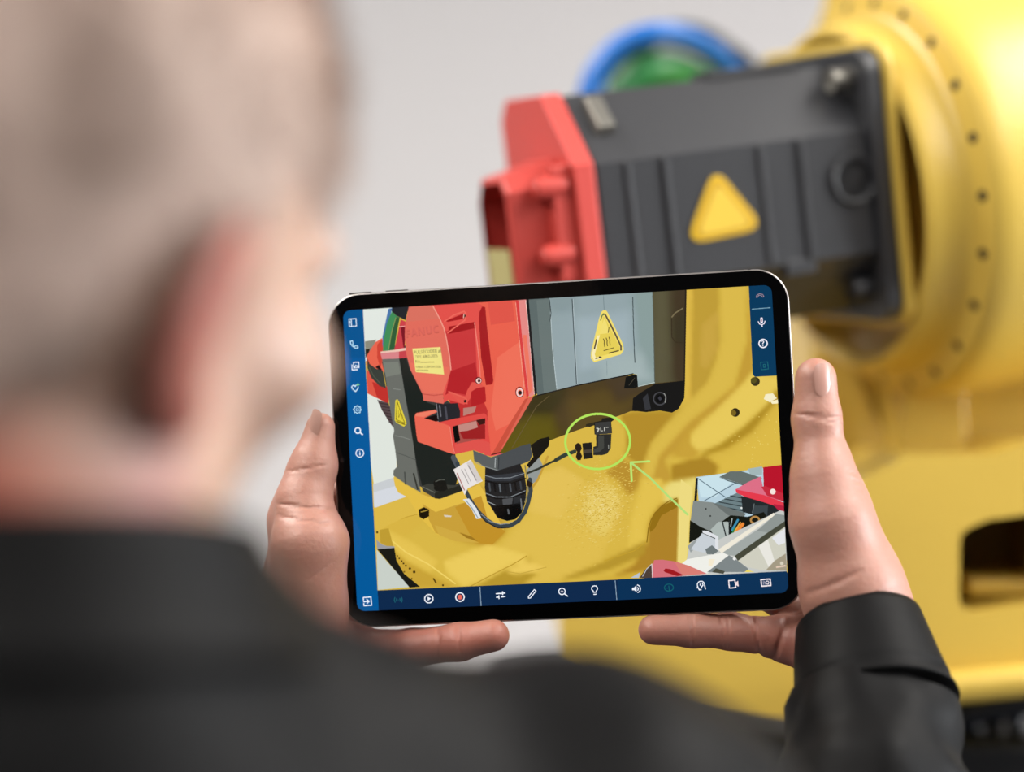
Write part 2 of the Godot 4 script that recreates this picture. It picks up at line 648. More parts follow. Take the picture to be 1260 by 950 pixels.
func robot() -> void:
	var base := Vector3(0.33, 0.0, -1.62)
	var o := thing("industrial_robot", "yellow industrial robot arm with a black and red servo motor bolted to its joint", "robot", Transform3D(Basis(), base))
	var home := Transform3D(Basis(), -base)
	var yellow := grain(mat(Color(0.79, 0.67, 0.29), 0.36, 0.0, 0.5), 0.05, 0.22, 9.0, 2)
	var hole := mat(Color(0.05, 0.045, 0.03), 0.8)

	# --- joint: adapter plate, band, bolt ring and drum, all about the motor's axis ---
	var fr := home * motor_frame(0.0)
	var axis := fr * Transform3D(Basis(), Vector3(0, 0.003, -0.082)) * ALONG_X
	var s := Shape.new()
	s.at = fr * Transform3D(Basis(Vector3(1, 0, 0), 0.13), Vector3.ZERO) * Transform3D(Basis(), Vector3(0, 0.004, -0.081)) * ALONG_X
	s.prism(round_rect(0.186, 0.189, 0.022), 0.1195, 0.1265, 0.003)
	put("adapter_plate", s.mesh(), yellow, o)
	s = Shape.new()
	s.at = axis
	s.lathe([[0.0, 0.150], [0.096, 0.150], [0.1085, 0.130], [0.1135, 0.1262], [0.1180, 0.1285], [0.120, 0.134], [0.1203, 0.146], [0.1212, 0.1505], [0.1235, 0.1545], [0.127, 0.1562]], 96)
	put("joint_band", s.mesh(), yellow, o)
	s = Shape.new()
	s.at = axis
	s.lathe([[0.125, 0.1555], [0.1375, 0.1592], [0.1398, 0.1604], [0.1412, 0.1635]], 96)
	put("bolt_ring", s.mesh(), yellow, o, "yellow ring with a row of dark bolt holes")
	for i in 22:
		var t := TAU * (i + 0.5) / 22
		var h := Shape.new()
		h.at = axis * Transform3D(Basis(), Vector3(cos(t) * 0.1318, sin(t) * 0.1318, 0.1574)) * Transform3D(Basis(Vector3(-sin(t), cos(t), 0), -0.28), Vector3.ZERO)
		h.lathe([[0.0, -0.0002], [0.0032, -0.0002], [0.0042, 0.0003], [0.0042, 0.004]], 14)
		put("bolt_hole", h.mesh(), hole, o)
	s = Shape.new()
	s.at = axis
	s.lathe([[0.1408, 0.162], [0.143, 0.166], [0.1445, 0.175], [0.1452, 0.19], [0.1455, 0.36], [0.141, 0.38], [0.1, 0.39], [0.0, 0.39]], 96)
	put("joint_drum", s.mesh(), yellow, o)

	# --- castings ---
	s = Shape.new()
	s.at = home
	column(s)
	put("upper_casting", s.mesh(), yellow, o)
	block(o, home, yellow)
	s = Shape.new()
	s.at = home
	var wedge := []
	for q in [Vector3(0.2286, 1.7081, -1.6000), Vector3(0.2656, 1.7081, -1.6000), Vector3(0.2715, 1.6488, -1.5800), Vector3(0.2940, 1.6488, -1.5800), Vector3(0.2879, 1.5488, -1.5600), Vector3(0.2819, 1.5006, -1.5600), Vector3(0.2229, 1.5488, -1.5600)]:
		wedge.append(Vector2(q.x, q.y))
	s.prism(PackedVector2Array(wedge), -1.78, -1.575, 0.012)
	put("web_casting", s.mesh(), yellow, o)
	s = Shape.new()
	s.at = home
	s.flat(Vector3(0.2384, 1.6152, -1.5750), Vector3(0.2554, 1.6152, -1.5750), Vector3(0.2800, 1.5468, -1.5300), Vector3(0.2720, 1.5028, -1.5250), Vector3(-0.35, 0.1, 0.93))
	s.flat(Vector3(0.2384, 1.6152, -1.5750), Vector3(0.2720, 1.5028, -1.5250), Vector3(0.2430, 1.5022, -1.5350), Vector3(0.2168, 1.5488, -1.5600), Vector3(-0.2, 0.0, 0.97))
	s.flat(Vector3(0.2554, 1.6152, -1.5750), Vector3(0.2800, 1.5468, -1.5300), Vector3(0.2940, 1.5451, -1.5800), Vector3(0.2749, 1.6154, -1.6000), Vector3(0.9, 0.3, 0.3))
	put("gusset", s.mesh(), yellow, o)
	s = Shape.new()
	s.at = home
	var up := []
	for q in [Vector3(0.2389, 1.9346, -1.6200), Vector3(0.4816, 1.9346, -1.6200), Vector3(0.4816, 1.8220, -1.6200), Vector3(0.2314, 1.8095, -1.6200), Vector3(0.2077, 1.8533, -1.6200), Vector3(0.2333, 1.8921, -1.6200)]:
		up.append(Vector2(q.x, q.y))
	var mid := Vector3(0.2377, 1.8596, -1.6200)
	s.at = home * Transform3D(Basis(Vector3.UP, -0.9), mid) * Transform3D(Basis(), -mid)
	s.prism(PackedVector2Array(up), -1.90, -1.62, 0.012)
	put("upper_lug", s.mesh(), yellow, o)
	s = Shape.new()
	s.at = home
	s.tube(curve([Vector3(0.2427, 1.8925, -1.5000), Vector3(0.2428, 1.8675, -1.4900), Vector3(0.2463, 1.8401, -1.4700), Vector3(0.2525, 1.8170, -1.4600), Vector3(0.2565, 1.7945, -1.4600)], 4), [0.005, 0.005, 0.005, 0.005, 0.005, 0.005, 0.005, 0.005, 0.005, 0.005, 0.005, 0.005, 0.005, 0.005, 0.005, 0.005, 0.005], 10)
	put("edge_rib", s.mesh(), yellow, o)

	motor(o, home * motor_frame(0.13))

	# --- black foot and its pipes, down to the floor ---
	var black := mat(Color(0.035, 0.036, 0.042), 0.35)
	s = Shape.new()
	s.at = Transform3D(Basis(Vector3(1, 0, 0), -PI / 2), Vector3(0.0, 0.0, -0.05))
	s.prism(round_rect(0.7, 0.42, 0.05), 0.03, Vector3(-0.3941, 1.3554, -1.6200).y, 0.01)
	put("pedestal", s.mesh(), black, o, "black pedestal under the yellow castings")
	s = Shape.new()
	s.at = Transform3D(Basis(Vector3(1, 0, 0), -PI / 2), Vector3(0.0, 0.0, -0.05))
	s.prism(round_rect(0.95, 0.7, 0.08), 0.0, 0.03, 0.005)
	put("floor_plate", s.mesh(), black, o)
	var pipe := mat(Color(0.09, 0.095, 0.12), 0.4)
	for q in [[Vector3(0.3497, 1.3655, -1.5300), Vector3(0.3497, 1.3468, -1.5250), Vector3(0.3498, 1.3154, -1.5200)], [Vector3(0.3298, 1.3682, -1.5200), Vector3(0.3300, 1.3522, -1.5100), Vector3(0.3323, 1.3056, -1.5100)], [Vector3(0.3663, 1.3678, -1.5300), Vector3(0.3650, 1.3506, -1.5200), Vector3(0.3674, 1.2978, -1.5200)]]:
		s = Shape.new()
		s.at = home
		s.tube(curve(q, 5), [0.007, 0.007, 0.007, 0.007, 0.007, 0.007, 0.007, 0.007, 0.007, 0.007, 0.007], 12)
		put("pipe", s.mesh(), pipe, o)
	s = Shape.new()
	s.at = home
	s.tube([Vector3(0.3156, 1.3643, -1.5000), Vector3(0.3388, 1.3701, -1.5000), Vector3(0.3880, 1.3782, -1.5000)], [0.011, 0.011, 0.011], 12)
	put("pipe_rail", s.mesh(), pipe, o)

	hoses()

func column(s: Shape) -> void:
	# the body that carries the joint, and the shaded web under the drum
	var c := []
	for q in [Vector3(0.2713, 1.6255, -1.4700), Vector3(0.3156, 1.6255, -1.4700), Vector3(0.3190, 1.5291, -1.4700), Vector3(0.2736, 1.5291, -1.4700)]:
		c.append(Vector2(q.x, q.y))
	s.prism(PackedVector2Array(c), -1.80, -1.47, 0.002)
	var d := []
	for q in [Vector3(0.3127, 1.6434, -1.5000), Vector3(0.4575, 1.6434, -1.5000), Vector3(0.4575, 1.5276, -1.5000), Vector3(0.3127, 1.5276, -1.5000)]:
		d.append(Vector2(q.x, q.y))
	s.prism(PackedVector2Array(d), -1.80, -1.50, 0.012)


func block(o: Node3D, home: Transform3D, yellow: Material) -> void:
	# lower casting with a rounded opening, cut as a boolean
	var body := CSGCombiner3D.new()
	body.name = "lower_casting"
	o.add_child(body, true)
	body.position = home.origin
	body.set_meta("label", "broad yellow casting with a rounded opening")
	var outer := CSGPolygon3D.new()
	outer.name = "solid"
	var p := []
	for q in [Vector3(0.0369, 1.5341, -1.3650), Vector3(0.2161, 1.5341, -1.3650), Vector3(0.2466, 1.5489, -1.3650), Vector3(0.2540, 1.5552, -1.3650), Vector3(0.3120, 1.5552, -1.3650), Vector3(0.3331, 1.5631, -1.3650), Vector3(0.4164, 1.5657, -1.3650), Vector3(0.4164, 1.4066, -1.3650), Vector3(0.2951, 1.3981, -1.3650), Vector3(0.1845, 1.3844, -1.3650), Vector3(0.1318, 1.3887, -1.3650), Vector3(0.0685, 1.4024, -1.3650), Vector3(0.0316, 1.4208, -1.3650)]:
		p.append(Vector2(q.x, q.y))
	outer.polygon = round_poly(p, 0.008, 4)
	outer.depth = 0.42
	outer.position = Vector3(0, 0, -1.365)
	outer.material = yellow
	body.add_child(outer)
	var pocket := CSGPolygon3D.new()
	pocket.name = "opening"
	var h := []
	for q in [Vector3(0.2904, 1.5051, -1.3650), Vector3(0.3083, 1.5130, -1.3650), Vector3(0.3742, 1.5225, -1.3650), Vector3(0.3742, 1.4630, -1.3650), Vector3(0.2899, 1.4514, -1.3650)]:
		h.append(Vector2(q.x, q.y))
	pocket.polygon = round_poly(h, 0.012, 6)
	pocket.depth = 0.24
	pocket.position = Vector3(0, 0, -1.355)
	pocket.operation = CSGShape3D.OPERATION_SUBTRACTION
	pocket.material = yellow
	body.add_child(pocket)
	var s := Shape.new()
	s.at = home
	s.tube([Vector3(0.1936, 1.3954, -1.3550), Vector3(0.2877, 1.4064, -1.3550), Vector3(0.4133, 1.4185, -1.3550)], [0.009, 0.011, 0.011], 14)
	put("bottom_lip", s.mesh(), yellow, o)
	s = Shape.new()
	s.at = home
	s.box(Vector3(0.3060, 1.4585, -1.4100) - Vector3(0, 0.0, 0.06), Vector3(0.3811, 1.4710, -1.4100) + Vector3(0, 0, 0.0), 0.004)
	put("inner_ledge", s.mesh(), yellow, o)

func motor(o: Node3D, fr: Transform3D) -> void:
	var black := grain(mat(Color(0.17, 0.173, 0.185), 0.4, 0.0, 0.5), 0.06, 0.12, 8.0, 2)
	var red := grain(mat(Color(0.74, 0.26, 0.23), 0.42, 0.0, 0.5), 0.05, 0.1, 8.0, 2)
	var shiny := mat(Color(0.5, 0.49, 0.46), 0.4, 0.7)
	var ax := ALONG_X
	# body
	var s := Shape.new()
	s.at = fr * ax
	s.prism(octagon(0.0), -0.084, 0.109, 0.003)
	var m := put("servo_motor", s.mesh(), black, o, "black octagonal servo motor with a red encoder end")
	# ribs on the front face and the upper slope
	for q in [[-0.062, 0.0016], [-0.0365, 0.0022], [0.030, 0.0018], [0.0585, 0.0026]]:
		s = Shape.new()
		s.at = fr
		s.box(Vector3(q[0] - 0.0022, -0.037, -0.002), Vector3(q[0] + 0.0022, 0.039, q[1]), 0.001)
		put("rib", s.mesh(), black, m)
	s = Shape.new()
	s.at = fr
	s.prism(round_rect(0.026, 0.02, 0.003), -0.03, 0.0004, 0.001)
	s = Shape.new()
	s.at = fr
	s.box(Vector3(0.040, -0.0465, -0.02), Vector3(0.062, -0.036, 0.0006), 0.0015)
	put("lower_lug", s.mesh(), black, m)
	# flange
	s = Shape.new()
	s.at = fr * Transform3D(Basis(), Vector3(0, 0.0035, -0.081)) * ax
	s.prism(round_rect(0.176, 0.179, 0.017), 0.1075, 0.1195, 0.002)
	put("flange", s.mesh(), black, m, "square black mounting flange with rounded corners")
	for q in [[0.062, -0.022], [-0.058, -0.022], [0.062, -0.142], [-0.058, -0.142]]:
		s = Shape.new()
		s.at = fr * Transform3D(Basis(), Vector3(0.0945, 0.0035 + q[0] * 1.14, -0.081 + (q[1] + 0.082) * 1.08)) * ax
		s.lathe([[0.0, 0.0], [0.0046, 0.0], [0.0052, -0.0012], [0.0078, -0.0012], [0.0078, 0.013]], 20)
		s.at = fr * Transform3D(Basis(), Vector3(0.0945, 0.0035 + q[0] * 1.14, -0.081 + (q[1] + 0.082) * 1.08)) * ax
		put("flange_bolt", s.mesh(), shiny if q[0] > 0.0 else black, m)
	# long cover strip along the top edge, silver lug, round boss
	s = Shape.new()
	s.at = fr
	s.box(Vector3(0.018, 0.0835, -0.066), Vector3(0.084, 0.0895, -0.040), 0.0015)
	put("cover_strip", s.mesh(), black, m)
	s = Shape.new()
	s.at = fr * Transform3D(Basis(Vector3(1, 0, 0), -0.815), Vector3(-0.0665, 0.067, -0.0255))
	s.box(Vector3(-0.0055, -0.0125, -0.004), Vector3(0.0055, 0.0165, 0.007), 0.0015)
	put("lifting_lug", s.mesh(), shiny, m, "small silver lug on the upper slope")
	s = Shape.new()
	s.at = fr * Transform3D(Basis(), Vector3(0.094, 0.010, -0.001))
	s.lathe([[0.0, 0.001], [0.0125, 0.001], [0.013, 0.0045], [0.0155, 0.005], [0.0165, 0.0035], [0.0165, 0.0]], 28)
	put("round_boss", s.mesh(), black, m)
	# warning triangle: plate, dark border print, heat marks
	var tri := [Vector2(-0.0010, 0.0285), Vector2(0.0285, -0.0158), Vector2(-0.0285, -0.0175)]
	s = Shape.new()
	s.at = fr * Transform3D(Basis(Vector3(0, 0, 1), 0.03), Vector3(-0.001, 0.0015, 0))
	s.prism(round_poly(tri, 0.0085, 8), -0.001, 0.0013, 0.0005)
	var lab := put("warning_label", s.mesh(), mat(Color(0.80, 0.65, 0.14), 0.3), m, "yellow triangular warning label with rounded corners")
	var edge := mat(Color(0.68, 0.52, 0.10), 0.4)
	s = Shape.new()
	s.at = fr * Transform3D(Basis(Vector3(0, 0, 1), 0.03), Vector3(-0.001, 0.0015, 0))
	var small := []
	for q in tri:
		small.append(Vector2(-0.0004, -0.0038) + (q - Vector2(-0.0004, -0.0038)) * 0.80)
	s.prism(round_poly(small, 0.0060, 8), 0.0, 0.0016, 0.0002)
	put("label_border", s.mesh(), edge, lab)
	s = Shape.new()
	s.at = fr * Transform3D(Basis(Vector3(0, 0, 1), 0.03), Vector3(-0.001, 0.0015, 0))
	small = []
	for q in tri:
		small.append(Vector2(-0.0004, -0.0038) + (q - Vector2(-0.0004, -0.0038)) * 0.69)
	s.prism(round_poly(small, 0.0046, 8), 0.0, 0.0018, 0.0002)
	put("label_field", s.mesh(), mat(Color(0.83, 0.70, 0.26), 0.3), lab)
	# red end: plate, encoder housing, its rating label, screws, cable bracket and gland
	s = Shape.new()
	s.at = fr * ax
	s.prism(octagon(0.002), -0.0985, -0.0845, 0.0015)
	put("end_plate", s.mesh(), red, m, "red end plate with a bright edge")
	var hs := []
	for q in [[-0.012, 0.032], [-0.012, -0.052], [-0.024, -0.072], [-0.070, -0.072], [-0.084, -0.055], [-0.084, 0.026], [-0.070, 0.046], [-0.026, 0.047]]:
		hs.append(Vector2(-q[0], q[1]))
	s = Shape.new()
	s.at = fr * ax
	s.prism(round_poly(hs, 0.006, 4), -0.136, -0.0985, 0.004, 0.007, 0.0)
	put("encoder_cover", s.mesh(), red, m, "tapered red encoder cover")
	s = Shape.new()
	s.at = fr
	s.box(Vector3(-0.112, -0.030, -0.016), Vector3(-0.0985, 0.043, -0.0035), 0.002)
	put("cover_flange", s.mesh(), red, m)
	for q in [[-0.110, 0.030], [-0.110, -0.012]]:
		s = Shape.new()
		s.at = fr * Transform3D(Basis(), Vector3(q[0] - 0.012, q[1], -0.0075)) * ax
		s.lathe([[0.0, 0.0], [0.0035, 0.0], [0.0042, 0.001], [0.006, 0.0015], [0.007, 0.006], [0.007, 0.020]], 18)
		put("screw_lug", s.mesh(), red, m)
	s = Shape.new()
	s.at = fr
	s.box(Vector3(-0.1366, -0.044, -0.068), Vector3(-0.1356, -0.006, -0.026), 0.0002)
	put("rating_label", s.mesh(), mat(Color(0.66, 0.62, 0.40), 0.5), m, "pale yellow rating label on the encoder end")
	s = Shape.new()
	s.at = fr
	s.box(Vector3(-0.132, -0.108, -0.072), Vector3(-0.129, -0.074, -0.024), 0.001)
	s.box(Vector3(-0.132, -0.108, -0.027), Vector3(-0.0985, -0.0775, -0.024), 0.001)
	s.box(Vector3(-0.132, -0.108, -0.072), Vector3(-0.0985, -0.105, -0.024), 0.001)
	put("cable_bracket", s.mesh(), red, m)
	s = Shape.new()
	s.at = fr * Transform3D(Basis(Vector3(1, 0, 0), PI / 2), Vector3(-0.070, -0.078, -0.075))
	s.lathe([[0.016, 0.0], [0.016, 0.014], [0.0145, 0.016], [0.0145, 0.03], [0.0155, 0.031], [0.0155, 0.045], [0.013, 0.046], [0.012, 0.062], [0.006, 0.068], [0.0, 0.068]], 6)
	put("cable_gland", s.mesh(), black, m)

func hoses() -> void:
	var shades := [[Color(0.03, 0.40, 0.74), "blue rubber hose arching over the motor, the largest arc", "blue"], [Color(0.16, 0.50, 0.26), "green rubber hose arching inside the blue one", "green"], [Color(0.03, 0.03, 0.03), "black rubber hose behind the blue hose", "black"]]
	var runs := [
		[Vector3(0.0598, 1.7556, -1.5800), Vector3(0.0561, 1.7983, -1.5800), Vector3(0.0622, 1.8318, -1.5800), Vector3(0.0817, 1.8544, -1.5800), Vector3(0.1086, 1.8635, -1.5800), Vector3(0.1371, 1.8619, -1.6000), Vector3(0.1655, 1.8486, -1.6300), Vector3(0.1891, 1.8243, -1.6600), Vector3(0.2035, 1.7608, -1.7000)],
		[Vector3(0.0828, 1.7452, -1.6000), Vector3(0.0822, 1.8008, -1.6000), Vector3(0.0902, 1.8255, -1.6000), Vector3(0.1081, 1.8378, -1.6000), Vector3(0.1326, 1.8371, -1.6200), Vector3(0.1498, 1.8209, -1.6300), Vector3(0.1593, 1.7497, -1.6500)],
		[Vector3(0.0843, 1.7654, -1.6800), Vector3(0.0856, 1.8432, -1.6800), Vector3(0.1103, 1.8757, -1.6800), Vector3(0.1427, 1.8809, -1.6800), Vector3(0.1706, 1.8679, -1.6800), Vector3(0.1969, 1.8429, -1.7000), Vector3(0.2158, 1.7627, -1.7200)]]
	var rad := [0.0094, 0.016, 0.009]
	for i in 3:
		var s := Shape.new()
		var path := curve(runs[i], 6)
		var r := []
		for q in path:
			r.append(rad[i])
		s.tube(path, r, 16)
		var o := put("hose", s.mesh(), mat(Color(shades[i][0]), 0.42), self)
		tag(o, shades[i][1], "hose", "rubber hoses behind the motor")

# ============ the man ============
const HEAD := Vector3(-0.1418, 1.6639, -0.6603)

func skin_tone(p: Vector3, _n: Vector3) -> Color:
	return Color(0.42, 0.22, 0.15)

func person() -> void:
	var o := thing("person", "man with short grey hair and dark jacket, seen from behind, holding a tablet", "person", Transform3D(Basis(), Vector3(-0.13, 0, -0.66)))
	var inv := Transform3D(Basis(), -o.position)
	var skin := grain(mat(Color.WHITE, 0.48, 0.0, 0.5), 0.035, 0.2, 14.0, 4)
	skin.vertex_color_use_as_albedo = true
	skin.subsurf_scatter_enabled = true
	skin.subsurf_scatter_strength = 0.12
	var blotch := FastNoiseLite.new()
	blotch.seed = 3
	blotch.frequency = 0.9
	blotch.fractal_octaves = 3
	var body := Shape.new()

	# head
	var hb := Basis(Vector3.BACK, -0.26) * Basis(Vector3.UP, -0.55) * Basis(Vector3.RIGHT, -0.08)
	var hf := Field.new()
	hf.frame = Transform3D(hb, HEAD)
	head_bones(hf)
	var hinv := hf.frame.affine_inverse()
	hf.nets(body, HEAD - Vector3(0.15, 0.21, 0.15), HEAD + Vector3(0.15, 0.13, 0.15), 0.0045, func(p: Vector3, n: Vector3) -> Color:
		var q: Vector3 = hinv * p
		var c := Color(0.385, 0.255, 0.195)
		var t := 0.5 + 0.5 * blotch.get_noise_3dv(p * 60.0)
		c = c.lerp(Color(0.42, 0.22, 0.16), 0.35 * t)
		var ear := smoothstep(0.068, 0.080, absf(q.x)) * smoothstep(-0.02, 0.0, q.z)
		c = c.lerp(Color(0.27, 0.075, 0.055), 0.9 * ear)
		c = c.lerp(Color(0.36, 0.085, 0.052), 0.95 * smoothstep(-0.06, -0.10, q.y) * smoothstep(0.0, 0.05, q.z))
		return c)
	# hands, each on a grid of its own
	for side in 2:
		var f := Field.new()
		hand_bones(f, side)
		var lo: Vector3 = Vector3(0.2124, 1.4620, -1.1000) if side == 0 else Vector3(-0.1440, 1.4582, -1.1300)
		var box0 := Vector3(0.045, 1.43, -1.20) if side == 0 else Vector3(-0.16, 1.405, -1.215)
		var box1 := Vector3(0.235, 1.622, -1.045) if side == 0 else Vector3(0.005, 1.60, -1.075)
		f.nets(body, box0, box1, 0.00135, func(p: Vector3, n: Vector3) -> Color:
			var c := Color(0.36, 0.185, 0.138)
			var t := 0.5 + 0.5 * blotch.get_noise_3dv(p * 130.0)
			c = c.lerp(Color(0.35, 0.14, 0.10), 0.45 * t)
			c = c.lerp(Color(0.40, 0.13, 0.095), 0.7 * smoothstep(1.485, 1.465, p.y) * smoothstep(-1.09, -1.115, p.z))
			return c)
	# trunk, arms and legs, under the clothes
	var bf := Field.new()
	trunk_bones(bf, -0.012)
	bf.nets(body, Vector3(-0.45, 0.0, -1.12), Vector3(0.28, 1.60, -0.40), 0.016, skin_tone)
	for i in body.v.size():
		body.v[i] = inv * body.v[i]
	put("body", body.mesh(), skin, o, "skin of head, neck and hands")

	hair(o, inv, hf.frame)
	nails(o, inv)
	clothes(o, inv)

func head_bones(f: Field) -> void:
	f.lump(Vector3(0, 0.008, 0.012), Vector3(0.074, 0.096, 0.097), 0.01)
	f.lump(Vector3(0, -0.050, -0.042), Vector3(0.061, 0.078, 0.056), 0.03)
	f.bone(Vector3(0.048, -0.075, -0.012), Vector3(0.012, -0.112, -0.078), 0.022, 0.017, 0.02)
	f.bone(Vector3(-0.048, -0.075, -0.012), Vector3(-0.012, -0.112, -0.078), 0.022, 0.017, 0.02)
	f.lump(Vector3(0, -0.113, -0.086), Vector3(0.018, 0.014, 0.013), 0.015)
	f.bone(Vector3(0, -0.012, -0.098), Vector3(0, -0.048, -0.119), 0.008, 0.0125, 0.01)
	f.bone(Vector3(-0.012, -0.052, -0.106), Vector3(0.012, -0.052, -0.106), 0.008, 0.008, 0.008)
	f.bone(Vector3(-0.036, 0.008, -0.084), Vector3(0.036, 0.008, -0.084), 0.011, 0.011, 0.012)
	f.bone(Vector3(-0.020, -0.080, -0.096), Vector3(0.020, -0.080, -0.096), 0.006, 0.006, 0.006)
	f.bone(Vector3(-0.016, -0.089, -0.094), Vector3(0.016, -0.089, -0.094), 0.006, 0.006, 0.005)
	for s in [-1, 1]:
		f.lump(Vector3(s * 0.047, -0.034, -0.066), Vector3(0.022, 0.018, 0.022), 0.02)
		f.lump(Vector3(s * 0.031, -0.014, -0.103), Vector3(0.017, 0.011, 0.012), 0.01, 1)
		f.lump(Vector3(s * 0.031, -0.014, -0.088), Vector3(0.0125, 0.0115, 0.0115), 0.002)
	var fr := f.frame
	f.frame = Transform3D()
	f.bone(fr * Vector3(0, -0.060, 0.016), Vector3(-0.147, 1.475, -0.632), 0.058, 0.058, 0.03)
	f.frame = fr
	for s in [-1, 1]:
		var t := Basis(Vector3.UP, s * 0.50) * Basis(Vector3(0, 0, 1), -s * 0.10) * Basis(Vector3(1, 0, 0), -0.16)
		f.lump(Vector3(s * 0.0855, -0.030, 0.016), Vector3(0.0075, 0.031, 0.0205), 0.006, 0, t)
		f.lump(Vector3(s * 0.0805, -0.057, 0.006), Vector3(0.006, 0.011, 0.010), 0.006)
		f.lump(Vector3(s * 0.0925, -0.028, 0.012), Vector3(0.0055, 0.018, 0.011), 0.003, 1, t)

func hair(o: Node3D, inv: Transform3D, fr: Transform3D) -> void:
	var f := Field.new()
	f.frame = fr
	f.lump(Vector3(0, 0.008, 0.012), Vector3(0.0815, 0.104, 0.1045), 0.01)
	f.bone(Vector3(0, -0.055, 0.028), Vector3(0, -0.083, 0.034), 0.064, 0.063, 0.03)
	# carved free: face, ears, the skin in front of and below the hairline
	f.lump(Vector3(0, -0.075, -0.085), Vector3(0.12, 0.098, 0.075), 0.012, 1)
	f.lump(Vector3(0, -0.02, -0.12), Vector3(0.063, 0.082, 0.045), 0.012, 1)
	for s in [-1, 1]:
		f.lump(Vector3(s * 0.085, -0.050, 0.010), Vector3(0.030, 0.049, 0.031), 0.010, 1)
		f.lump(Vector3(s * 0.078, -0.015, -0.048), Vector3(0.034, 0.050, 0.044), 0.010, 1)
		f.lump(Vector3(s * 0.070, -0.105, 0.030), Vector3(0.045, 0.050, 0.050), 0.010, 1)
	f.lump(Vector3(0, -0.150, 0.075), Vector3(0.10, 0.052, 0.07), 0.012, 1)
	var nz := FastNoiseLite.new()
	nz.seed = 11
	nz.frequency = 0.5
	nz.fractal_octaves = 3
	f.noise = nz
	f.rough = 0.0016
	f.freq = 160.0
	var s := Shape.new()
	var finv := fr.affine_inverse()
	var shade := func(p: Vector3) -> Color:
		var q: Vector3 = finv * p
		var t := 0.5 + 0.5 * nz.get_noise_3dv(p * 28.0)
		var c := Color(0.26, 0.185, 0.15).lerp(Color(0.60, 0.475, 0.41), clampf(t * 2.3 - 0.65, 0.0, 1.0))
		c = c.lerp(Color(0.28, 0.16, 0.10), 0.35 * smoothstep(0.03, 0.09, q.y))
		return c
	f.nets(s, HEAD - Vector3(0.14, 0.17, 0.14), HEAD + Vector3(0.14, 0.13, 0.14), 0.004, func(p: Vector3, n: Vector3) -> Color: return shade.call(p))
	var rnd := RandomNumberGenerator.new()
	rnd.seed = 21
	# short strands standing on the shell
	var st := Shape.new()
	st.tube([Vector3.ZERO, Vector3(0, 0.0015, 0.5), Vector3(0, 0.05, 1.0)], [0.028, 0.022, 0.003], 3, false)
	var mm := MultiMesh.new()
	mm.transform_format = MultiMesh.TRANSFORM_3D
	mm.use_colors = true
	mm.mesh = st.mesh()
	var count := 26000
	mm.instance_count = count
	var total := s.v.size()
	for i in count:
		var j := rnd.randi() % total
		var p := s.v[j] + Vector3(rnd.randf() - 0.5, rnd.randf() - 0.5, rnd.randf() - 0.5) * 0.004
		var nn := s.n[j]
		var flow := (Vector3(0, -0.75, 0) + fr.basis * Vector3(0, 0, 0.55)) - nn * 0.0
		flow = (flow - nn * flow.dot(nn))
		var d := (nn * (0.45 + 0.3 * rnd.randf()) + flow * 0.9 + Vector3(rnd.randf() - 0.5, rnd.randf() - 0.5, rnd.randf() - 0.5) * 0.7).normalized()
		var x := d.cross(Vector3(0.3, 0.8, 0.5)).normalized()
		var l := 0.008 + 0.006 * rnd.randf()
		var b := Basis(x, d.cross(x), d) * Basis.from_scale(Vector3(0.008, 0.008, l))
		mm.set_instance_transform(i, Transform3D(b, inv * (p - nn * 0.001)))
		var c: Color = shade.call(p)
		mm.set_instance_color(i, c * (0.75 + 0.6 * rnd.randf()))
	for i in s.v.size():
		s.v[i] = inv * s.v[i]
	var hm := mat(Color.WHITE, 0.6, 0.0, 0.4)
	hm.vertex_color_use_as_albedo = true
	var h := put("hair", s.mesh(), grain(hm, 0.08, 0.8, 22.0, 3), o, "short greying brown hair")
	var strands := MultiMeshInstance3D.new()
	strands.name = "hair_strands"
	strands.multimesh = mm
	var sm := mat(Color.WHITE, 0.5, 0.0, 0.4)
	sm.vertex_color_use_as_albedo = true
	strands.material_override = sm
	strands.set_meta("kind", "stuff")
	h.add_child(strands)

